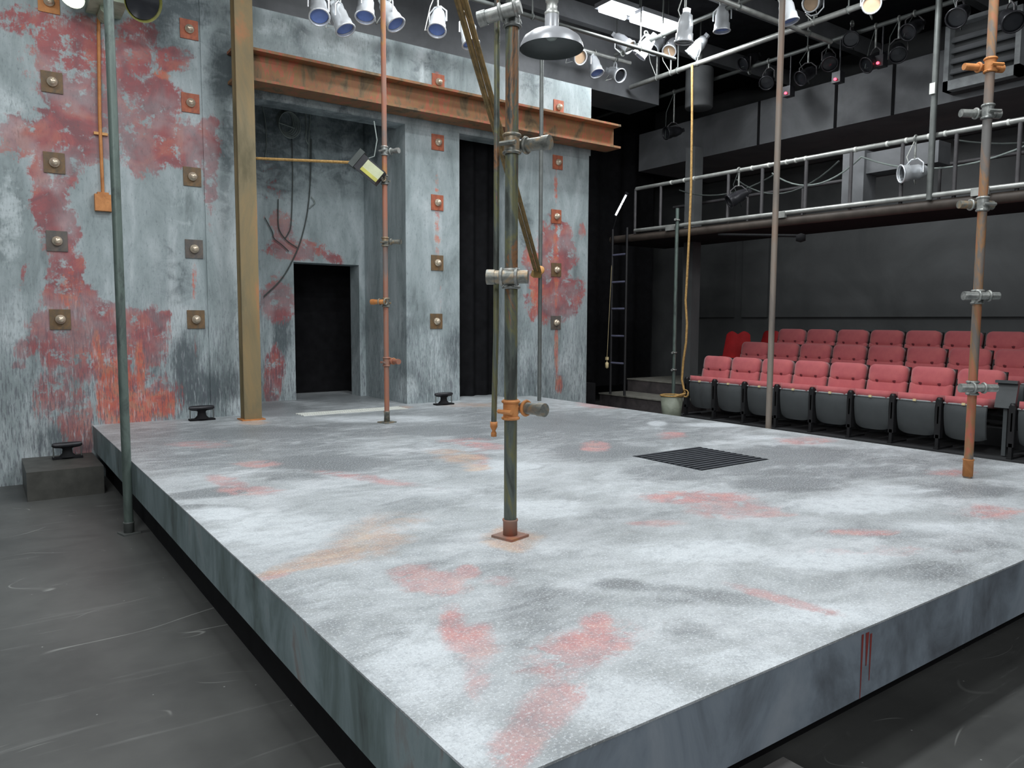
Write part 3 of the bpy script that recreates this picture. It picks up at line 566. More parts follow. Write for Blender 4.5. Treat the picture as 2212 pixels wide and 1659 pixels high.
# ------------------------------------------------------------------ cables in the alcove
AY = 9.70
def cab(pts, r, m, name, label, cat='cable', y=AY):
    P = [at(px, py, 1, y - r) for px, py in pts]
    # smooth by Catmull-Rom
    Q = []
    for i in range(len(P)-1):
        p0, p1, p2, p3_ = P[max(i-1, 0)], P[i], P[i+1], P[min(i+2, len(P)-1)]
        for k in range(6):
            s = k/6; Q.append(.5*((2*p1)+(p2-p0)*s+(2*p0-5*p1+4*p2-p3_)*s*s+(3*p1-p0-3*p2+p3_)*s**3))
    Q.append(P[-1]); b = MB(); b.tube(Q, r, 6); return tag(b.build(name, m), label, cat)
cab([(601, 430), (601, 480), (605, 500), (620, 520), (642, 535)], .007, M_CABLE, 'hanging_cable', 'dark cable hanging in the alcove, left strand of the low loop')
cab([(630, 290), (632, 380), (629, 480), (622, 505), (615, 515)], .007, M_CABLE, 'hanging_cable', 'dark cable dropping straight below the coil in the alcove')
cab([(672, 300), (670, 390), (665, 450), (655, 500), (640, 545), (610, 600), (570, 640)], .008, M_CABLE, 'hanging_cable', 'long dark cable curving down to the left of the doorway top')
cab([(565, 225), (573, 260), (576, 310), (572, 345)], .006, M_CABLEL, 'hanging_cable', 'pale cable hanging right next to the rusty post in the alcove')
cab([(572, 470), (588, 500), (592, 515), (608, 528), (624, 543)], .006, M_CABLE, 'hanging_cable', 'short dark cable hooking low beside the red paint in the alcove')
cab([(660, 235), (662, 280), (661, 300), (666, 312)], .008, M_CABLEL, 'hanging_cable', 'pale cable end with connectors hanging right of the coil')
cab([(669, 232), (670, 262), (668, 280), (667, 340)], .007, M_CABLEL, 'hanging_cable', 'pale looped cable hanging at the middle of the alcove top')
cab([(672, 425), (680, 437), (674, 444), (668, 450)], .007, M_CABLEL, 'hanging_cable', 'short pale cable hook above the doorway in the alcove')
cab([(808, 265), (812, 290), (808, 315)], .007, M_CABLEL, 'hanging_cable', 'short blue-grey cable hanging above the floodlight')
cc = at(616, 262, 1, AY-.03); b = MB()
for k in range(5):
    b.tube([cc+Vector(((.105+.008*k)*math.cos(a)+.01*k, -.012*k, (.14+.006*k)*math.sin(a)-.012*k)) for a in [2*PI*i/24 for i in range(25)]], .008, 6, False)
b.tube([cc+Vector((-.1, -.05, -.04)), cc+Vector((.02, -.07, -.07)), cc+Vector((.1, -.05, -.08))], .01, 6)
b.tube([cc+Vector((0, -.01, .14)), cc+Vector((.01, .02, .2))], .008, 6)
tag(b.build('cable_coil', M_CABLEL), 'coil of cable hanging high on the alcove wall', 'cable')
# ------------------------------------------------------------------ bulkheads and roof
b = MB(); b.box((-4, 9.0, 4.62), (9.35, 9.7, 5.69)); tag(b.build('bulkhead', M_BULK), 'long grey bulkhead hanging above the top of the set wall', 'bulkhead')
b = MB(); b.box((10.5, -3.9, 3.93), (12.5, 10.6, 4.62)); t = tag(b.build('bulkhead', M_BULK), 'grey bulkhead running high along the seating side above the gallery', 'bulkhead')
for px in (1805, 1928, 1640): 
    q = at(px, 250, 0, 10.5); s = MB(); s.box((10.485, q.y-.02, 3.93), (10.5, q.y+.02, 4.62)); s.build('seam', M_BLACK, t)
# window-like grey vent unit at the top right
c0, c1 = at(2036, 190, 0, 10.2), at(2206, 75, 0, 10.2)
t = thing('vent_unit', 'grey metal louvred vent unit set in the bulkhead at the top right', 'vent', (10.2, c1.y, 4.0))
ya, yb, za, zb = c1.y, c0.y, 4.0, 4.85
b = MB(); 
for (y0, y1, z0, z1) in ((ya, yb, za, za+.12), (ya, yb, zb-.05, zb), (ya, ya+.06, za, zb), (yb-.06, yb, za, zb)): b.box((10.2, y0, z0), (10.34, y1, z1))
b.build('frame', M_TRIM, t)
b = MB(); b.box((10.33, ya, za), (10.49, yb, zb)); b.build('back_panel', M_PANEL, t)
for i in range(4):
    b = MB(); b.box((10.25, ya+.06, za+.2+i*.13), (10.27, yb-.06, za+.27+i*.13), Matrix.Rotation(.5, 3, 'Y')); b.build('louvre', M_BULK, t)
# ------------------------------------------------------------------ gallery above the seats
GXP = 9.0
t = thing('gallery', 'black lighting gallery of scaffold tube along the seating side with pale top rail', 'gallery', (GXP, 3, 2.4))
def gz(px, py): q = at(px, py, 0, GXP); return q
l0, l1 = gz(1322, 516), gz(2212, 418); r0, r1 = gz(1375, 408), gz(2212, 258)
def ln(a, b_, y): return a.z+(b_.z-a.z)*(a.y-y)/(a.y-b_.y)
YE = -1.5
b = MB(); b.tube([(GXP, l0.y, l0.z-.02), (GXP, YE, ln(l0, l1, YE)-.02)], .062, 14); b.build('lower_tube', M_PIPED if False else plain('brown_black_tube', S(74, 66, 60), .6), t)
b = MB(); b.tube([(GXP-.05, 9.1, ln(l0, l1, 9.1)+.085), (GXP-.05, YE, ln(l0, l1, YE)+.085)], .03, 12); b.build('pale_ledge_tube', M_GALV, t)
b = MB(); b.tube([(GXP, r0.y, r0.z), (GXP, YE, ln(r0, r1, YE))], .03, 12); b.build('top_rail', M_GALV, t)
b = MB(); b.box((GXP+.05, YE, 2.38), (10.3, l0.y, 2.42)); b.build('deck', M_BLACK, t)
for y in (9.15, 8.58, 7.25, 6.67, 5.99, 5.36, 4.72, 4.12, 3.49, 2.9, 2.3):
    b = MB(); b.tube([(GXP, y, ln(l0, l1, y)), (GXP, y, ln(r0, r1, y))], .022, 10); b.build('upright', M_STDG, t)
for y in (8.9, 7.9, 6.9, 5.9, 4.9, 3.9, 2.9):
    b = MB(); b.tube([(10.3, y, 2.4), (10.3, y, 3.1)], .02, 8); b.build('rear_upright', M_STDG, t)
b = MB(); b.tube([(10.3, 9.5, 3.1), (10.3, YE, 3.08)], .025, 10); b.build('rear_rail', M_STDG, t)
for px in (1452, 1480, 1501, 1700, 1720, 1741, 1848, 1916, 1957, 2005, 2040, 2175, 1626, 1662):
    y = gz(px, 340).y; b = MB(); z = ln(r0, r1, y); b.tube([(GXP, y-.012, z), (GXP, y+.012, z)], .034, 12); b.build('tape_band', M_VENT, t)
for i, (ya_, yb_, zd) in enumerate(((6.6, 5.3, .25), (5.3, 3.0, .30), (4.2, 2.2, .18), (8.3, 6.5, .18), (7.2, 5.6, .30))):
    b = MB(); b.tube([(GXP+.12, ya_+(yb_-ya_)*s/12, 3.12-4*zd*(s/12)*(1-s/12)) for s in range(13)], .011, 6); b.build('slack_cable', M_CABLEL if i < 2 else M_CABLE, t)
for px in (1455, 1690, 2120):
    q = gz(px, 490); b = MB(); b.box((GXP-.09, q.y-.09, ln(l0, l1, q.y)+.02), (GXP-.04, q.y+.09, ln(l0, l1, q.y)+.10)); b.build('bracket', M_GALV, t)
y = 6.0; b = MB(); b.tube([(GXP, 7.4, 2.34), (GXP-.2, 5.95, 2.18)], .02, 8); b.lathe([(0, -.06), (.06, -.04), (.06, .04), (0, .06)], Matrix.Translation((GXP-.2, 5.9, 2.15)), 14); b.build('brace', M_BLACK, t)
b = MB(); b.box((GXP+.5, 4.55, 2.98), (GXP+.8, 5.5, 3.24)); b.build('duct_box', M_BULK, t)
b = MB(); b.box((GXP+.45, 5.45, 2.6), (GXP+.75, 5.75, 3.28)); b.build('duct_leg', M_BULK, t)
# support pole and hanging pipe
t = thing('scaffold_pipe', 'dark grey pole standing beside the tan rope, holding up the gallery', 'pipe', (GXP-.1, 8.13, -.22))
b = MB(); b.tube([(GXP-.1, 8.13, -.22), (GXP-.1, 8.13, 2.8)], .028, 12); b.build('tube', M_PIPEG, t)
for z in (.30, .57, 2.62):
    b = MB(); b.ring((GXP-.1, 8.13, z), (0, 0, 1), .035, .012); b.tube([(GXP-.18, 8.10, z), (GXP-.08, 8.15, z+.01)], .018, 8); b.build('clamp', M_CLAMPG, t)
q = gz(2022, 270)
t = thing('scaffold_pipe', 'grey pipe hanging from the roof down to the gallery top rail', 'pipe', (GXP-.05, q.y, 2.5))
b = MB(); b.tube([(GXP-.07, q.y, 2.45), (GXP-.07, q.y, CZ)], .034, 12); b.build('tube', M_PIPED, t)
b = MB(); b.box((GXP-.13, q.y-.03, 3.62), (GXP-.1, q.y+.03, 3.74)); b.build('tag', M_VENT, t)
q = at(1508, 470, 0, GXP+.05)
t = thing('square_column', 'dark square column behind the gallery beside the tan rope', 'column', (GXP+.6, 8.4, FZ))
b = MB(); b.box((9.75, 8.55, .0), (9.95, 8.75, 3.93)); b.build('shaft', M_PANEL, t)
# ladder
t = thing('ladder', 'tall black metal ladder rising to the end of the gallery', 'ladder', (8.9, 9.4, -.22))
LY0, LY1 = 9.60, 9.25
for y in (LY0, LY1):
    b = MB(); b.tube([(8.92, y, -.20), (8.92, y, 2.62)], .022, 10); b.build('side_rail', M_STD, t)
for py in (550, 609, 667, 726, 785):
    z = at(1337, py, 0, 8.9).z; b = MB(); b.tube([(8.92, LY0, z), (8.92, LY1, z)], .018, 8); b.build('rung', M_BLUEP, t)
q = at(1311, 790, 0, 8.8); b = MB(); b.lathe([(0, -.05), (.03, -.03), (.03, .05), (0, .07)], Matrix.Translation(q), 10); b.box((q.x-.02, q.y-.02, q.z+.10), (q.x+.02, q.y+.02, q.z+.15)); b.box((q.x-.004, q.y-.004, q.z+.05), (q.x+.004, q.y+.004, q.z+.1)); b.tube([q+Vector((0, 0, .14)), (8.92, 9.6, 2.3)], .003, 5)
tag(b.build('cord_pull', M_LABEL), 'small cream cord pull hanging beside the foot of the ladder', 'cord pull')
s0, s1 = Vector((8.9, 9.51, 2.85)), Vector((8.9, 9.27, 3.15))
t = thing('strip_light', 'small slanting lit white strip light above the ladder', 'lamp', s0)
ax = (s1-s0).normalized(); nn = Vector((0, -ax.z, ax.y))
b = MB(); b.tube([s0-ax*.03, s1+ax*.03], .035, 8); b.v = [tuple(Vector(v)+nn*-.03+Vector((.03, 0, 0))) for v in b.v]; b.build('housing', M_FIXB, t)
b = MB(); b.tube([s0, s1], .016, 8); tag(b.build('tube', M_STRIP, t), 'glowing white tube')
b = MB()
for k in (.5, .62): b.ring(s0+(s1-s0)*k, ax, .018, .004, 10, 6)
b.tube([s0+Vector((.03, 0, 0)), Vector((8.92, 9.6, 2.6))], .008, 6); b.build('bands', M_BLACK, t)
# steps and seating terraces
b = MB(); b.box((9.02, 8.22, FZ), (9.66, 9.98, -.235)); t = b.build('aisle_step', M_RISER); tag(t, 'lower grey aisle step at the foot of the ladder', 'step')
c = MB(); c.box((9.0, 8.22, -.235), (9.68, 9.99, -.215)); c.build('tread', M_TREAD, t)
b = MB(); b.box((9.90, 8.0, FZ), (11.7, 9.98, -.005)); b.box((9.70, 8.30, FZ), (9.90, 9.98, -.005)); t = b.build('aisle_step', M_RISER); tag(t, 'upper grey aisle step left of the seats', 'step')
c = MB(); c.box((9.90, 7.99, -.005), (11.7, 9.99, .015)); c.box((9.69, 8.30, -.005), (9.90, 9.99, .015)); c.build('tread', M_TREAD, t)
for k, (x0, x1, z1, w) in enumerate(((8.95, 9.87, -.41, 'lowest'), (9.87, 10.72, -.20, 'middle'), (10.72, 12.5, .01, 'highest'))):
    b = MB(); b.box((x0, -2.5, FZ), (x1-.002, 8.2 if k < 1 else 7.98, z1)); tag(b.build('seating_terrace', M_BLACKW), 'dark %s terrace carrying a row of red seats' % w, 'terrace')
b = MB(); b.box((7.55, 8.9, FZ), (7.95, 9.4, .08)); tag(b.build('black_box', M_BLACK), 'black cube box beside the far right pier, below the ladder', 'box')
# bin and rope
bc = at(1456, 870, 0, 8.55); bx, by = 8.5, bc.y
t = thing('waste_bin', 'dull green bin with a tan rim standing beyond the stage by the seats', 'bin', (bx, by, FZ))
b = MB(); b.lathe([(0, 0), (.125, 0), (.17, .47), (.165, .47), (.12, .01), (0, .01)], Matrix.Translation((bx, by, FZ)), 28); b.build('body', M_BUCKET, t)
b = MB(); b.ring((bx, by, FZ+.47), (0, 0, 1), .17, .012, 28); b.build('rim', M_ROPE, t)
RP = [(1495, 140), (1495, 250), (1493, 400), (1489, 500), (1484, 600), (1481, 650), (1484, 700), (1482, 740), (1476, 780), (1473, 820), (1477, 840), (1481, 850)]
P = [at(px, py, 0, 8.5) for px, py in RP]; P[0] = Vector((8.5, P[0].y, 4.7)) if P[0].z < 4.7 else P[0]
P.append(Vector((bx-.1, by-.1, FZ+.46))); b = MB(); b.tube(P, .017, 8)
q = P[-2]; b.tube([q+Vector((0, .05*math.cos(a), .05*math.sin(a))) for a in [i*.7 for i in range(14)]], .014, 6)
tag(b.build('rope', M_ROPE), 'tan rope hanging from the roof into the green bin', 'rope')
# ------------------------------------------------------------------ red theatre seats
def rounded(w, h, d, r=.05, puff=.02, nx=10, nz=8):
    """a cushion: width along y, height along z, thickness along x (front at x=0), rounded outline, crowned face"""
    mb = MB(); vs = []; 
    ys = np.linspace(-1, 1, nx+1); zs = np.linspace(0, 1, nz+1)
    def outline(u, v):
        y, z_ = u*w/2, v*h
        # squeeze corners
        cy = max(0, abs(y)-(w/2-r)); 
        for zc, sg in ((h-r, 1), (r, -1)):
            cz_ = max(0, (z_-zc)*sg)
            if cy > 0 and cz_ > 0:
                L2 = math.hypot(cy, cz_)
                k = r/max(L2, r) if L2 > r else 1
                m_ = max(cy, cz_)/L2 if L2 > 0 else 1
                cy2, cz2 = cy*m_, cz_*m_
                y = math.copysign(w/2-r+cy2, y); z_ = zc+sg*cz2
        return y, z_
    for side in (0, 1):
        for u in ys:
            for v in zs:
                y, z_ = outline(u, v); cr = (1-u**4)*(1-(2*v-1)**4)
                vs.append((d-.0 if side else -puff*cr+.0, y, z_) if side else (-puff*cr, y, z_))
    n = nz+1; fs = []
    K = (nx+1)*n
    for s_ in (0, K):
        fs += [(s_+i*n+j, s_+(i+1)*n+j, s_+(i+1)*n+j+1, s_+i*n+j+1) for i in range(nx) for j in range(nz)]
    bd = [i*n for i in range(nx+1)] + [nx*n+j for j in range(1, nz+1)] + [i*n+nz for i in range(nx-1, -1, -1)] + [j for j in range(nz-1, 0, -1)]
    fs += [(bd[i], bd[(i+1) % len(bd)], bd[(i+1) % len(bd)]+K, bd[i]+K) for i in range(len(bd))]
    return mb.add(vs, fs, True)
def xf(mb, M): mb.v = [tuple(M@Vector(v)) for v in mb.v]; return mb
def make_seat():
    # origin: on the terrace under the front lip; faces -x; z of seat top = .55
    t = thing('theatre_seat', 'x', 'seat', (0, 0, 0), 'red theatre seats in three rows')
    def T(x, y, z_, ay=0): return Matrix.Translation((x, y, z_)) @ Matrix.Rotation(ay, 4, 'Y')
    c = xf(rounded(.47, .40, .09, .05, .02), T(.42, 0, .50, math.radians(-84))); 
    c.build('seat_cushion', M_RED, t, True)
    c = xf(rounded(.49, .17, .09, .02, .012), T(.33, 0, .57, math.radians(12))); c.build('lower_back', M_RED, t, True)
    bk = xf(rounded(.48, .24, .10, .075, .035, 14, 10), T(.36, 0, .695, math.radians(9)))
    bk.build('backrest', M_RED, t, True)
    for y in (-.11, .11):  # dark red discs: the shade of the tuft dimples put into colour
        c = MB(); c.lathe([(0, .006), (.022, .004), (.038, -.012)], aimM((.345, y, .742), (-1, 0, .1)), 10); c.build('tuft_dimple', plain('dark_red_dimple_shade', S(110, 44, 52), .8) if 'tb' not in CACHE else CACHE['tb'], t, True)
        CACHE['tb'] = bpy.data.materials['dark_red_dimple_shade']
    c = MB(); c.box((.47, -.23, .42), (.50, .23, .91), Matrix.Rotation(math.radians(9), 3, 'Y')); c.build('back_shell', M_STD, t, True)
    # front pan, curved in profile and in plan
    mb = MB(); nu, nv = 12, 8; vs = []
    for i in range(nu+1):
        u = -1+2*i/nu
        for j in range(nv+1):
            v = j/nv; zz = .535-.40*v; w = .222-.012*v*v; x = .0+.03*u*u+.07*v**3 + .012*(1 if j == 0 else 0)
            vs.append((x, u*w, zz + (.05*(1-u*u)*0)+(.03*u**4 if j == nv else 0)))
    fs = [(i*(nv+1)+j, (i+1)*(nv+1)+j, (i+1)*(nv+1)+j+1, i*(nv+1)+j+1) for i in range(nu) for j in range(nv)]
    mb.add(vs, fs, True); mb.add([(x+.03, y, z_) for x, y, z_ in vs], fs, True); mb.build('seat_pan', M_PAN, t, True)
    c = MB(); c.tube([(.015+.03*u*u, u*.232, .545) for u in [i/8-1 for i in range(17)]], .011, 8); c.build('front_trim', M_TRIM, t, True)
    c = MB(); c.box((-.006, -.018, .540), (.012, .018, .566)); c.build('number_tag', M_LABEL, t, True)
    c = MB(); c.box((.0, .238, .13), (.07, .302, .575)); c.box((.0, .252, 0), (.05, .288, .17)); c.box((-.02, .245, 0), (.35, .295, .02)); c.box((.0, .262, .30), (.45, .278, .50)); c.lathe([(0, -.024), (.03, -.024), (.03, .024), (0, .024)], Matrix.Translation((.03, .27, .575))@Matrix.Rotation(PI/2, 4, 'X'), 12)
    c.box((.40, .262, .48), (.44, .278, .80), Matrix.Rotation(.16, 3, 'Y')); c.build('standard', M_STD, t, True)
    return t
CACHE = {}
seat0 = make_seat(); KM = kidmap(); first = True
SP = .543
rows = [(9.0, [7.70-SP*i for i in range(8)]+[3.14-SP*i for i in range(4)], -.41, 'front row'),
        (9.9, [7.68-SP*i for i in range(12)], -.20, 'middle row'),
        (10.8, [7.62-SP*i for i in range(12)], .01, 'back row')]
words = ('first', 'second', 'third', 'fourth', 'fifth', 'sixth', 'seventh', 'eighth', 'ninth', 'tenth', 'eleventh', 'twelfth')
for x, ys, z, rn in rows:
    for i, y in enumerate(ys):
        if proj((x+.1, y+.2, z+.5))[0] > 2225: continue
        s = seat0 if first else copy_tree(seat0, KM); first = False
        s.location = (x, y, z)
        s['label'] = 'red upholstered theatre seat with black pan, %s from the left in the %s' % (words[i], rn)
b = MB(); b.box((9.12, 3.42, .12), (9.16, 3.62, .42), Matrix.Rotation(.25, 3, 'Y')); b.box((9.10, 3.41, .40), (9.15, 3.63, .43)); b.box((9.12, 3.50, -.40), (9.15, 3.54, .15))
tag(b.build('folding_writing_panel', M_PAN), 'grey tilted panel standing in the gap of the front seat row near the right edge', 'panel')
# two plain red chairs at the end of the seats
def red_chair(label, x, y, z, a, notch=True):
    t = thing('red_chair', label, 'chair', (x, y, z)); R = rotz(a)
    def put(mb, name, m): mb.v = [tuple(Vector((x, y, z))+R@Vector(v)) for v in mb.v]; mb.build(name, m, t)
    mb = MB(); nu, nv = 12, 8; vs = []
    for i in range(nu+1):
        u = -1+2*i/nu
        for j in range(nv+1):
            v = j/nv; wd_ = .24-.05*v; top = .47*v*(1-(.12*(1-min(1, abs(u)*2.2)) if notch else .0)*v) - .06*v*abs(u)**4
            vs.append((.20+.10*v-.04*(1-u*u), u*wd_, .42+top))
    fs = [(i*(nv+1)+j, (i+1)*(nv+1)+j, (i+1)*(nv+1)+j+1, i*(nv+1)+j+1) for i in range(nu) for j in range(nv)]
    mb.add(vs, fs, True); mb.add([(p+.025, q_, r_) for p, q_, r_ in vs], fs, True); put(mb, 'backrest', M_REDC)
    mb = xf(rounded(.46, .46, .04, .08, .015), Matrix.Translation((.22, 0, .40))@Matrix.Rotation(math.radians(-88), 4, 'Y')); put(mb, 'seat', M_REDC)
    for sx_, sy_ in ((-.2, -.18), (-.2, .18), (.18, -.18), (.18, .18)):
        mb = MB(); mb.tube([(sx_*.85, sy_*.9, .38), (sx_, sy_, 0)], .012, 8); put(mb, 'leg', M_STD)
red_chair('plain red chair turned sideways at the left end of the middle seat row', 10.56, 8.28, .015, -2.3)
red_chair('plain red chair standing at the left end of the back seat row', 11.2, 8.25, .015, -.1, False)
# ------------------------------------------------------------------ lighting rig
def rod(name, a, b_, r, m, label, cat='pipe'):
    a, b_ = Vector(a), Vector(b_)
    if name != 'lighting_pipe':
        mb = MB(); mb.tube([a, b_], r, 12); return tag(mb.build(name, m), label, cat)
    t = thing(name, label, cat, a); mb = MB(); mb.tube([a, b_], r, 12); mb.build('tube', m, t)
    for k in ((.15, .85) if (b_-a).length < 4 else (.1, .37, .63, .9)):
        p = a+(b_-a)*k; mb = MB(); mb.tube([p, (p.x, p.y, 5.69)], .01, 6); mb.ring(p, b_-a, r+.008, .008, 12, 6); mb.build('hanger', M_PIPED, t)
    return t
rod('lighting_pipe', (1.4, 7.6, 4.75), (8.2, 7.6, 4.75), .025, M_PIPED, 'lighting pipe running level above the set wall carrying blue-filtered spotlights')
rod('lighting_pipe', (4.2, 5.89, 4.72), (9.3, 5.89, 4.72), .028, M_GALV, 'pale lighting pipe crossing the top centre-right above the stage')
rod('lighting_pipe', (8.3, 8.6, 4.98), (6.4, 8.6, 4.98), .028, M_GALV, 'short pale lighting pipe over the far right pier carrying three spotlights')
rod('lighting_pipe', (8.6, -1, 4.75), (8.6, 8.9, 4.75), .035, M_GALV, 'pale lighting pipe running over the seating side towards the far wall')
rod('lighting_pipe', (9.6, -1, 4.85), (9.6, 10.8, 4.85), .028, M_PIPED, 'dull lighting pipe over the red seats carrying black spotlights')
rod('lighting_pipe', (7.8, -1, 4.95), (7.8, 8.4, 4.95), .028, M_PIPED, 'dull lighting pipe left of the pale one above the stage edge')
def make_spot(body, lens, nm):
    t = thing('stage_spotlight', 'x', 'spotlight', (0, 0, 0), 'stage spotlights on the overhead pipes')
    b = MB(); b.lathe([(0, -.16), (.04, -.155), (.065, -.12), (.078, -.06), (.085, -.04), (.085, .06), (.095, .065), (.098, .15)], None, 20); b.box((-.03, -.03, -.2), (.03, .03, -.15)); b.build('can', body, t, True)
    b = MB(); b.lathe([(0, .13), (.09, .125)], None, 20); b.build('lens', lens, t, True)
    b = MB(); b.ring((0, 0, .15), (0, 0, 1), .10, .010, 20, 6); b.build('filter_ring', body if body is M_SILVER else M_FIXB, t, True)
    b = MB(); b.tube([(.11, 0, -.02), (.11, 0, .09), (.04, 0, .15), (-.04, 0, .15), (-.11, 0, .09), (-.11, 0, -.02)], .009, 6); b.build('yoke', body if body is M_SILVER else M_STDG, t, True)
    return t
SB = {'s': make_spot(M_SILVER, M_GEL, 's'), 'd': make_spot(M_FIXB, M_DLENS, 'd'), 'a': make_spot(M_SILVER, M_AMBER, 'a'), 'k': make_spot(M_SILVER, M_DLENS, 'k')}
KM = kidmap(); used = set()
spots = [(688, 16, 1, 7.6, 's', (-.15, -.5, -.8), 'leftmost silver spotlight at the top edge, blue filter, above the alcove'),
         (735, 38, 1, 7.6, 's', (.2, -.4, -.9), 'silver spotlight with blue filter just right of the leftmost one at the top edge'),
         (842, 30, 1, 7.6, 's', (.25, -.5, -.85), 'silver spotlight with blue filter seen behind the slim rust-red pipe'),
         (946, 45, 1, 7.6, 's', (-.3, -.35, -.85), 'silver spotlight with blue filter left of the slanting rope bundle'),
         (1243, 120, 1, 8.6, 'a', (-.1, -.9, -.45), 'silver spotlight with tan lens right of the dome pendant lamp'),
         (1284, 140, 1, 8.6, 's', (.0, -.4, -.9), 'middle of the three silver spotlights right of the pendant lamp, blue filter'),
         (1328, 158, 1, 8.6, 'k', (-.05, -.9, -.5), 'silver spotlight with round dark lens, rightmost of the three near the pendant lamp'),
         (1395, 100, 0, 7.8, 's', (-.4, .5, -.8), 'silver spotlight low beneath the lit tubes, left of the tilted pair'),
         (1345, 90, 0, 7.8, 'a', (.3, -.6, -.6), 'silver spotlight directly under the left end of the lit ceiling tubes'),
         (1010, 70, 1, 7.6, 's', (.1, -.3, -.9), 'silver spotlight seen just right of the slanting rope bundle at the top'),
         (790, 12, 1, 7.6, 's', (-.2, -.3, -.9), 'silver spotlight at the top edge just left of the slim rust-red pipe'),
         (1480, 60, 1, 5.9, 'k', (.0, .1, -1), 'silver spotlight hanging straight down right of the lit ceiling tubes'),
         (1560, 40, 0, 7.8, 's', (.0, .0, -1), 'bright silver spotlight hanging alone below the crossing pale pipe'),
         (1420, 95, 0, 8.6, 'k', (-.7, .0, -.7), 'silver spotlight tilted left beneath the lit ceiling tubes'),
         (1450, 100, 0, 8.6, 'a', (-.6, -.3, -.7), 'silver spotlight tilted left, right of the one beneath the ceiling tubes'),
         (1508, 100, 0, 8.6, 'k', (-.3, .6, -.7), 'silver spotlight hanging above the grey cylinder'),
         (1760, 5, 0, 8.6, 'a', (-.8, -.2, -.3), 'silver spotlight at the top edge right of the slim brown-grey pipe'),
         (1880, 10, 0, 8.6, 'a', (-.7, -.5, -.3), 'silver spotlight at the top edge between two pipes on the right'),
         (1700, 20, 0, 7.8, 's', (.1, -.2, -.9), 'silver spotlight with blue filter at the top beside the slim brown-grey pipe'),
         (1620, 130, 0, 9.6, 'd', (-.8, .2, -.5), 'black spotlight right of the grey cylinder above the bulkhead'),
         (1660, 170, 0, 9.6, 'd', (-.7, -.3, -.6), 'second black spotlight right of the grey cylinder above the bulkhead'),
         (1745, 160, 0, 9.6, 'd', (-.8, .2, -.5), 'black spotlight just right of the slim brown-grey pipe above the bulkhead'),
         (1790, 130, 0, 9.6, 'd', (-.6, -.5, -.6), 'black spotlight above the second red standby light'),
         (1840, 80, 0, 9.6, 'd', (-.8, -.4, -.5), 'large-looking black spotlight tilted down left in the middle of the right rig'),
         (1890, 130, 0, 9.6, 'd', (-.8, .3, -.5), 'black spotlight above the rightmost red standby light'),
         (1940, 110, 0, 9.6, 'd', (-.7, -.4, -.6), 'black spotlight left of the hanging grey pipe'),
         (1975, 60, 0, 9.6, 'd', (-.8, .1, -.5), 'high black spotlight left of the hanging grey pipe'),
         (2075, 30, 0, 8.6, 'd', (-.8, -.1, -.5), 'black spotlight between the hanging grey pipe and the orange-red pipe'),
         (2180, 40, 0, 8.6, 'd', (-.6, -.5, -.5), 'black spotlight in the top right corner'),
         (1975, 372, 0, 8.98, 'k', (-.75, .6, -.12), 'silver-backed spotlight hanging under the gallery top rail'),
         (1595, 425, 0, 8.98, 'd', (-.6, .4, -.4), 'small spotlight hanging on the gallery near its left end'),
         (1455, 285, 0, 9.6, 'd', (-.8, .2, -.2), 'black spotlight below the bulkhead left of the tan rope')]
PIPEZ = {7.6: 4.75, 8.6: 4.75, 5.9: 4.72, 9.6: 4.85, 7.8: 4.95, 8.98: None, 10.0: 3.93}
for n_, (px, py, axi, v, k, d, lb) in enumerate(spots):
    s = SB[k] if k not in used else copy_tree(SB[k], KM); used.add(k)
    P = at(px, py, axi, v); s.location = P; s['label'] = lb
    pz = 4.98 if (axi == 1 and v == 8.6) else PIPEZ[v]
    if pz is None: pz = ln(r0, r1, P.y)
    flip = pz < P.z
    for ch in [o for o in bpy.data.objects if o.parent == s]:
        if ch.name.split('.')[0] != 'yoke': ch.rotation_mode = 'QUATERNION'; ch.rotation_quaternion = Vector(d).to_track_quat('Z', 'X')
        elif flip: ch.rotation_euler = (PI, 0, n_*.7)
        else: ch.rotation_euler = (0, 0, n_*.7)
    sg = -1 if flip else 1; h = max(.17, abs(pz-P.z)); b = MB(); b.tube([(0, 0, .15*sg), (0, 0, sg*(h-.0))], .013, 8); b.ring((0, 0, sg*h), (1, 0, 0) if axi == 1 else (0, 1, 0), .034, .012, 12, 6)
    o = b.build('clamp_arm', M_CLAMPG, s, True)
    rnd = random.Random(n_); b = MB(); q = [Vector((0, 0, sg*h))]
    b.tube([(0, 0, sg*h), (.08*rnd.uniform(-1, 1), .1, sg*h*.5), (.14*rnd.choice((-1, 1)), .05, -.12), (.05, .02, -.05)], .006, 6)
    b.build('cord', M_VENT if k != 'd' else M_CABLE, s, True)
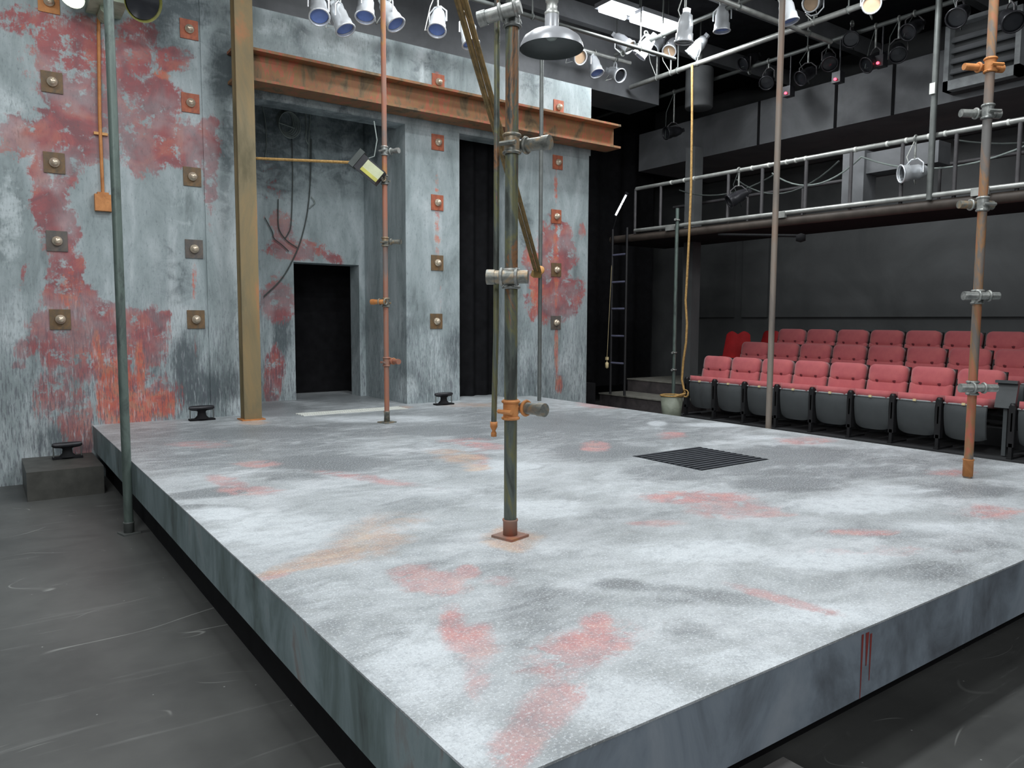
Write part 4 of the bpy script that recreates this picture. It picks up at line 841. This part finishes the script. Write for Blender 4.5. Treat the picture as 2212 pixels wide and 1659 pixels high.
for px, py, lb in ((1697, 201, 'left'), (1804, 171, 'middle'), (1896, 136, 'right')):
    q = at(px, py, 0, 9.5); t = thing('standby_light', 'tiny red standby light in the dark rig, the %s one of three' % {'left': 'leftmost', 'middle': 'middle', 'right': 'rightmost'}[lb], 'light', q, 'red standby lights')
    b = MB(); b.lathe([(0, .02), (.018, .01), (.02, -.01), (0, -.02)], Matrix.Translation(q), 10); b.build('lens', M_LED, t)
    b = MB(); b.box(q+Vector((.015, -.06, -.04)), q+Vector((.13, .06, .1))); b.tube([q+Vector((.1, 0, .1)), Vector((9.6, q.y, 4.86))], .012, 6); b.build('unit', M_FIXB, t)
# fluorescent tubes
ftu = []
for i, (x0, x1) in enumerate(((7.0, 7.5), (7.58, 8.35))):
    t = thing('ceiling_tube_light', '%s of the two glowing fluorescent lights at the top centre' % ('left' if i == 0 else 'right'), 'ceiling light', (x0, 7.79, 5.25), 'lit fluorescent ceiling lights')
    b = MB(); b.box((x0, 7.62, 5.27), (x1, 7.96, 5.33)); b.build('housing', M_LAMP, t)
    for dy in (-.08, .08):
        b = MB(); b.tube([(x0+.02, 7.79+dy, 5.235), (x1-.02, 7.79+dy, 5.235)], .05 if False else .035, 12); b.build('tube', M_TUBE, t)
    b = MB(); b.tube([(x0+.1, 7.79, 5.33), (x0+.1, 7.79, 5.7)], .008, 6); b.tube([(x1-.1, 7.79, 5.33), (x1-.1, 7.79, 5.7)], .008, 6); b.build('hanger', M_PIPED, t)
# grey cylinder
c = Vector((9.31, 8.11, 4.36)); t = thing('grey_cylinder', 'large grey cylindrical canister hanging behind the tan rope', 'canister', c)
b = MB(); b.lathe([(0, 0), (.20, 0), (.212, .02), (.212, .58), (.2, .6), (0, .6)], Matrix.Translation(c), 32); b.build('drum', M_PANEL, t)
b = MB(); b.lathe([(.07, .58), (.07, .60), (.045, .62), (.035, .74), (.05, .76), (.05, .82), (0, .82)], Matrix.Translation(c), 20); b.build('neck', M_GALV, t)
b = MB(); b.tube([c+Vector((0, 0, .8)), (c.x, c.y, CZ)], .012, 8); b.build('stem', M_PIPED, t)
# roof joists and ducts
for i, y in enumerate((1.0, 3.0, 5.0, 7.0, 8.7)):
    b = MB(); b.box((-5.9, y, 5.42), (12.5, y+.12, 5.69)); tag(b.build('roof_joist', M_BULK), 'dark grey roof joist crossing overhead, %s counted from the far wall' % ('fifth', 'fourth', 'third', 'second', 'first')[i], 'joist', 'roof joists')
for o in bpy.data.objects:
    if '_w' in o: del o['_w']
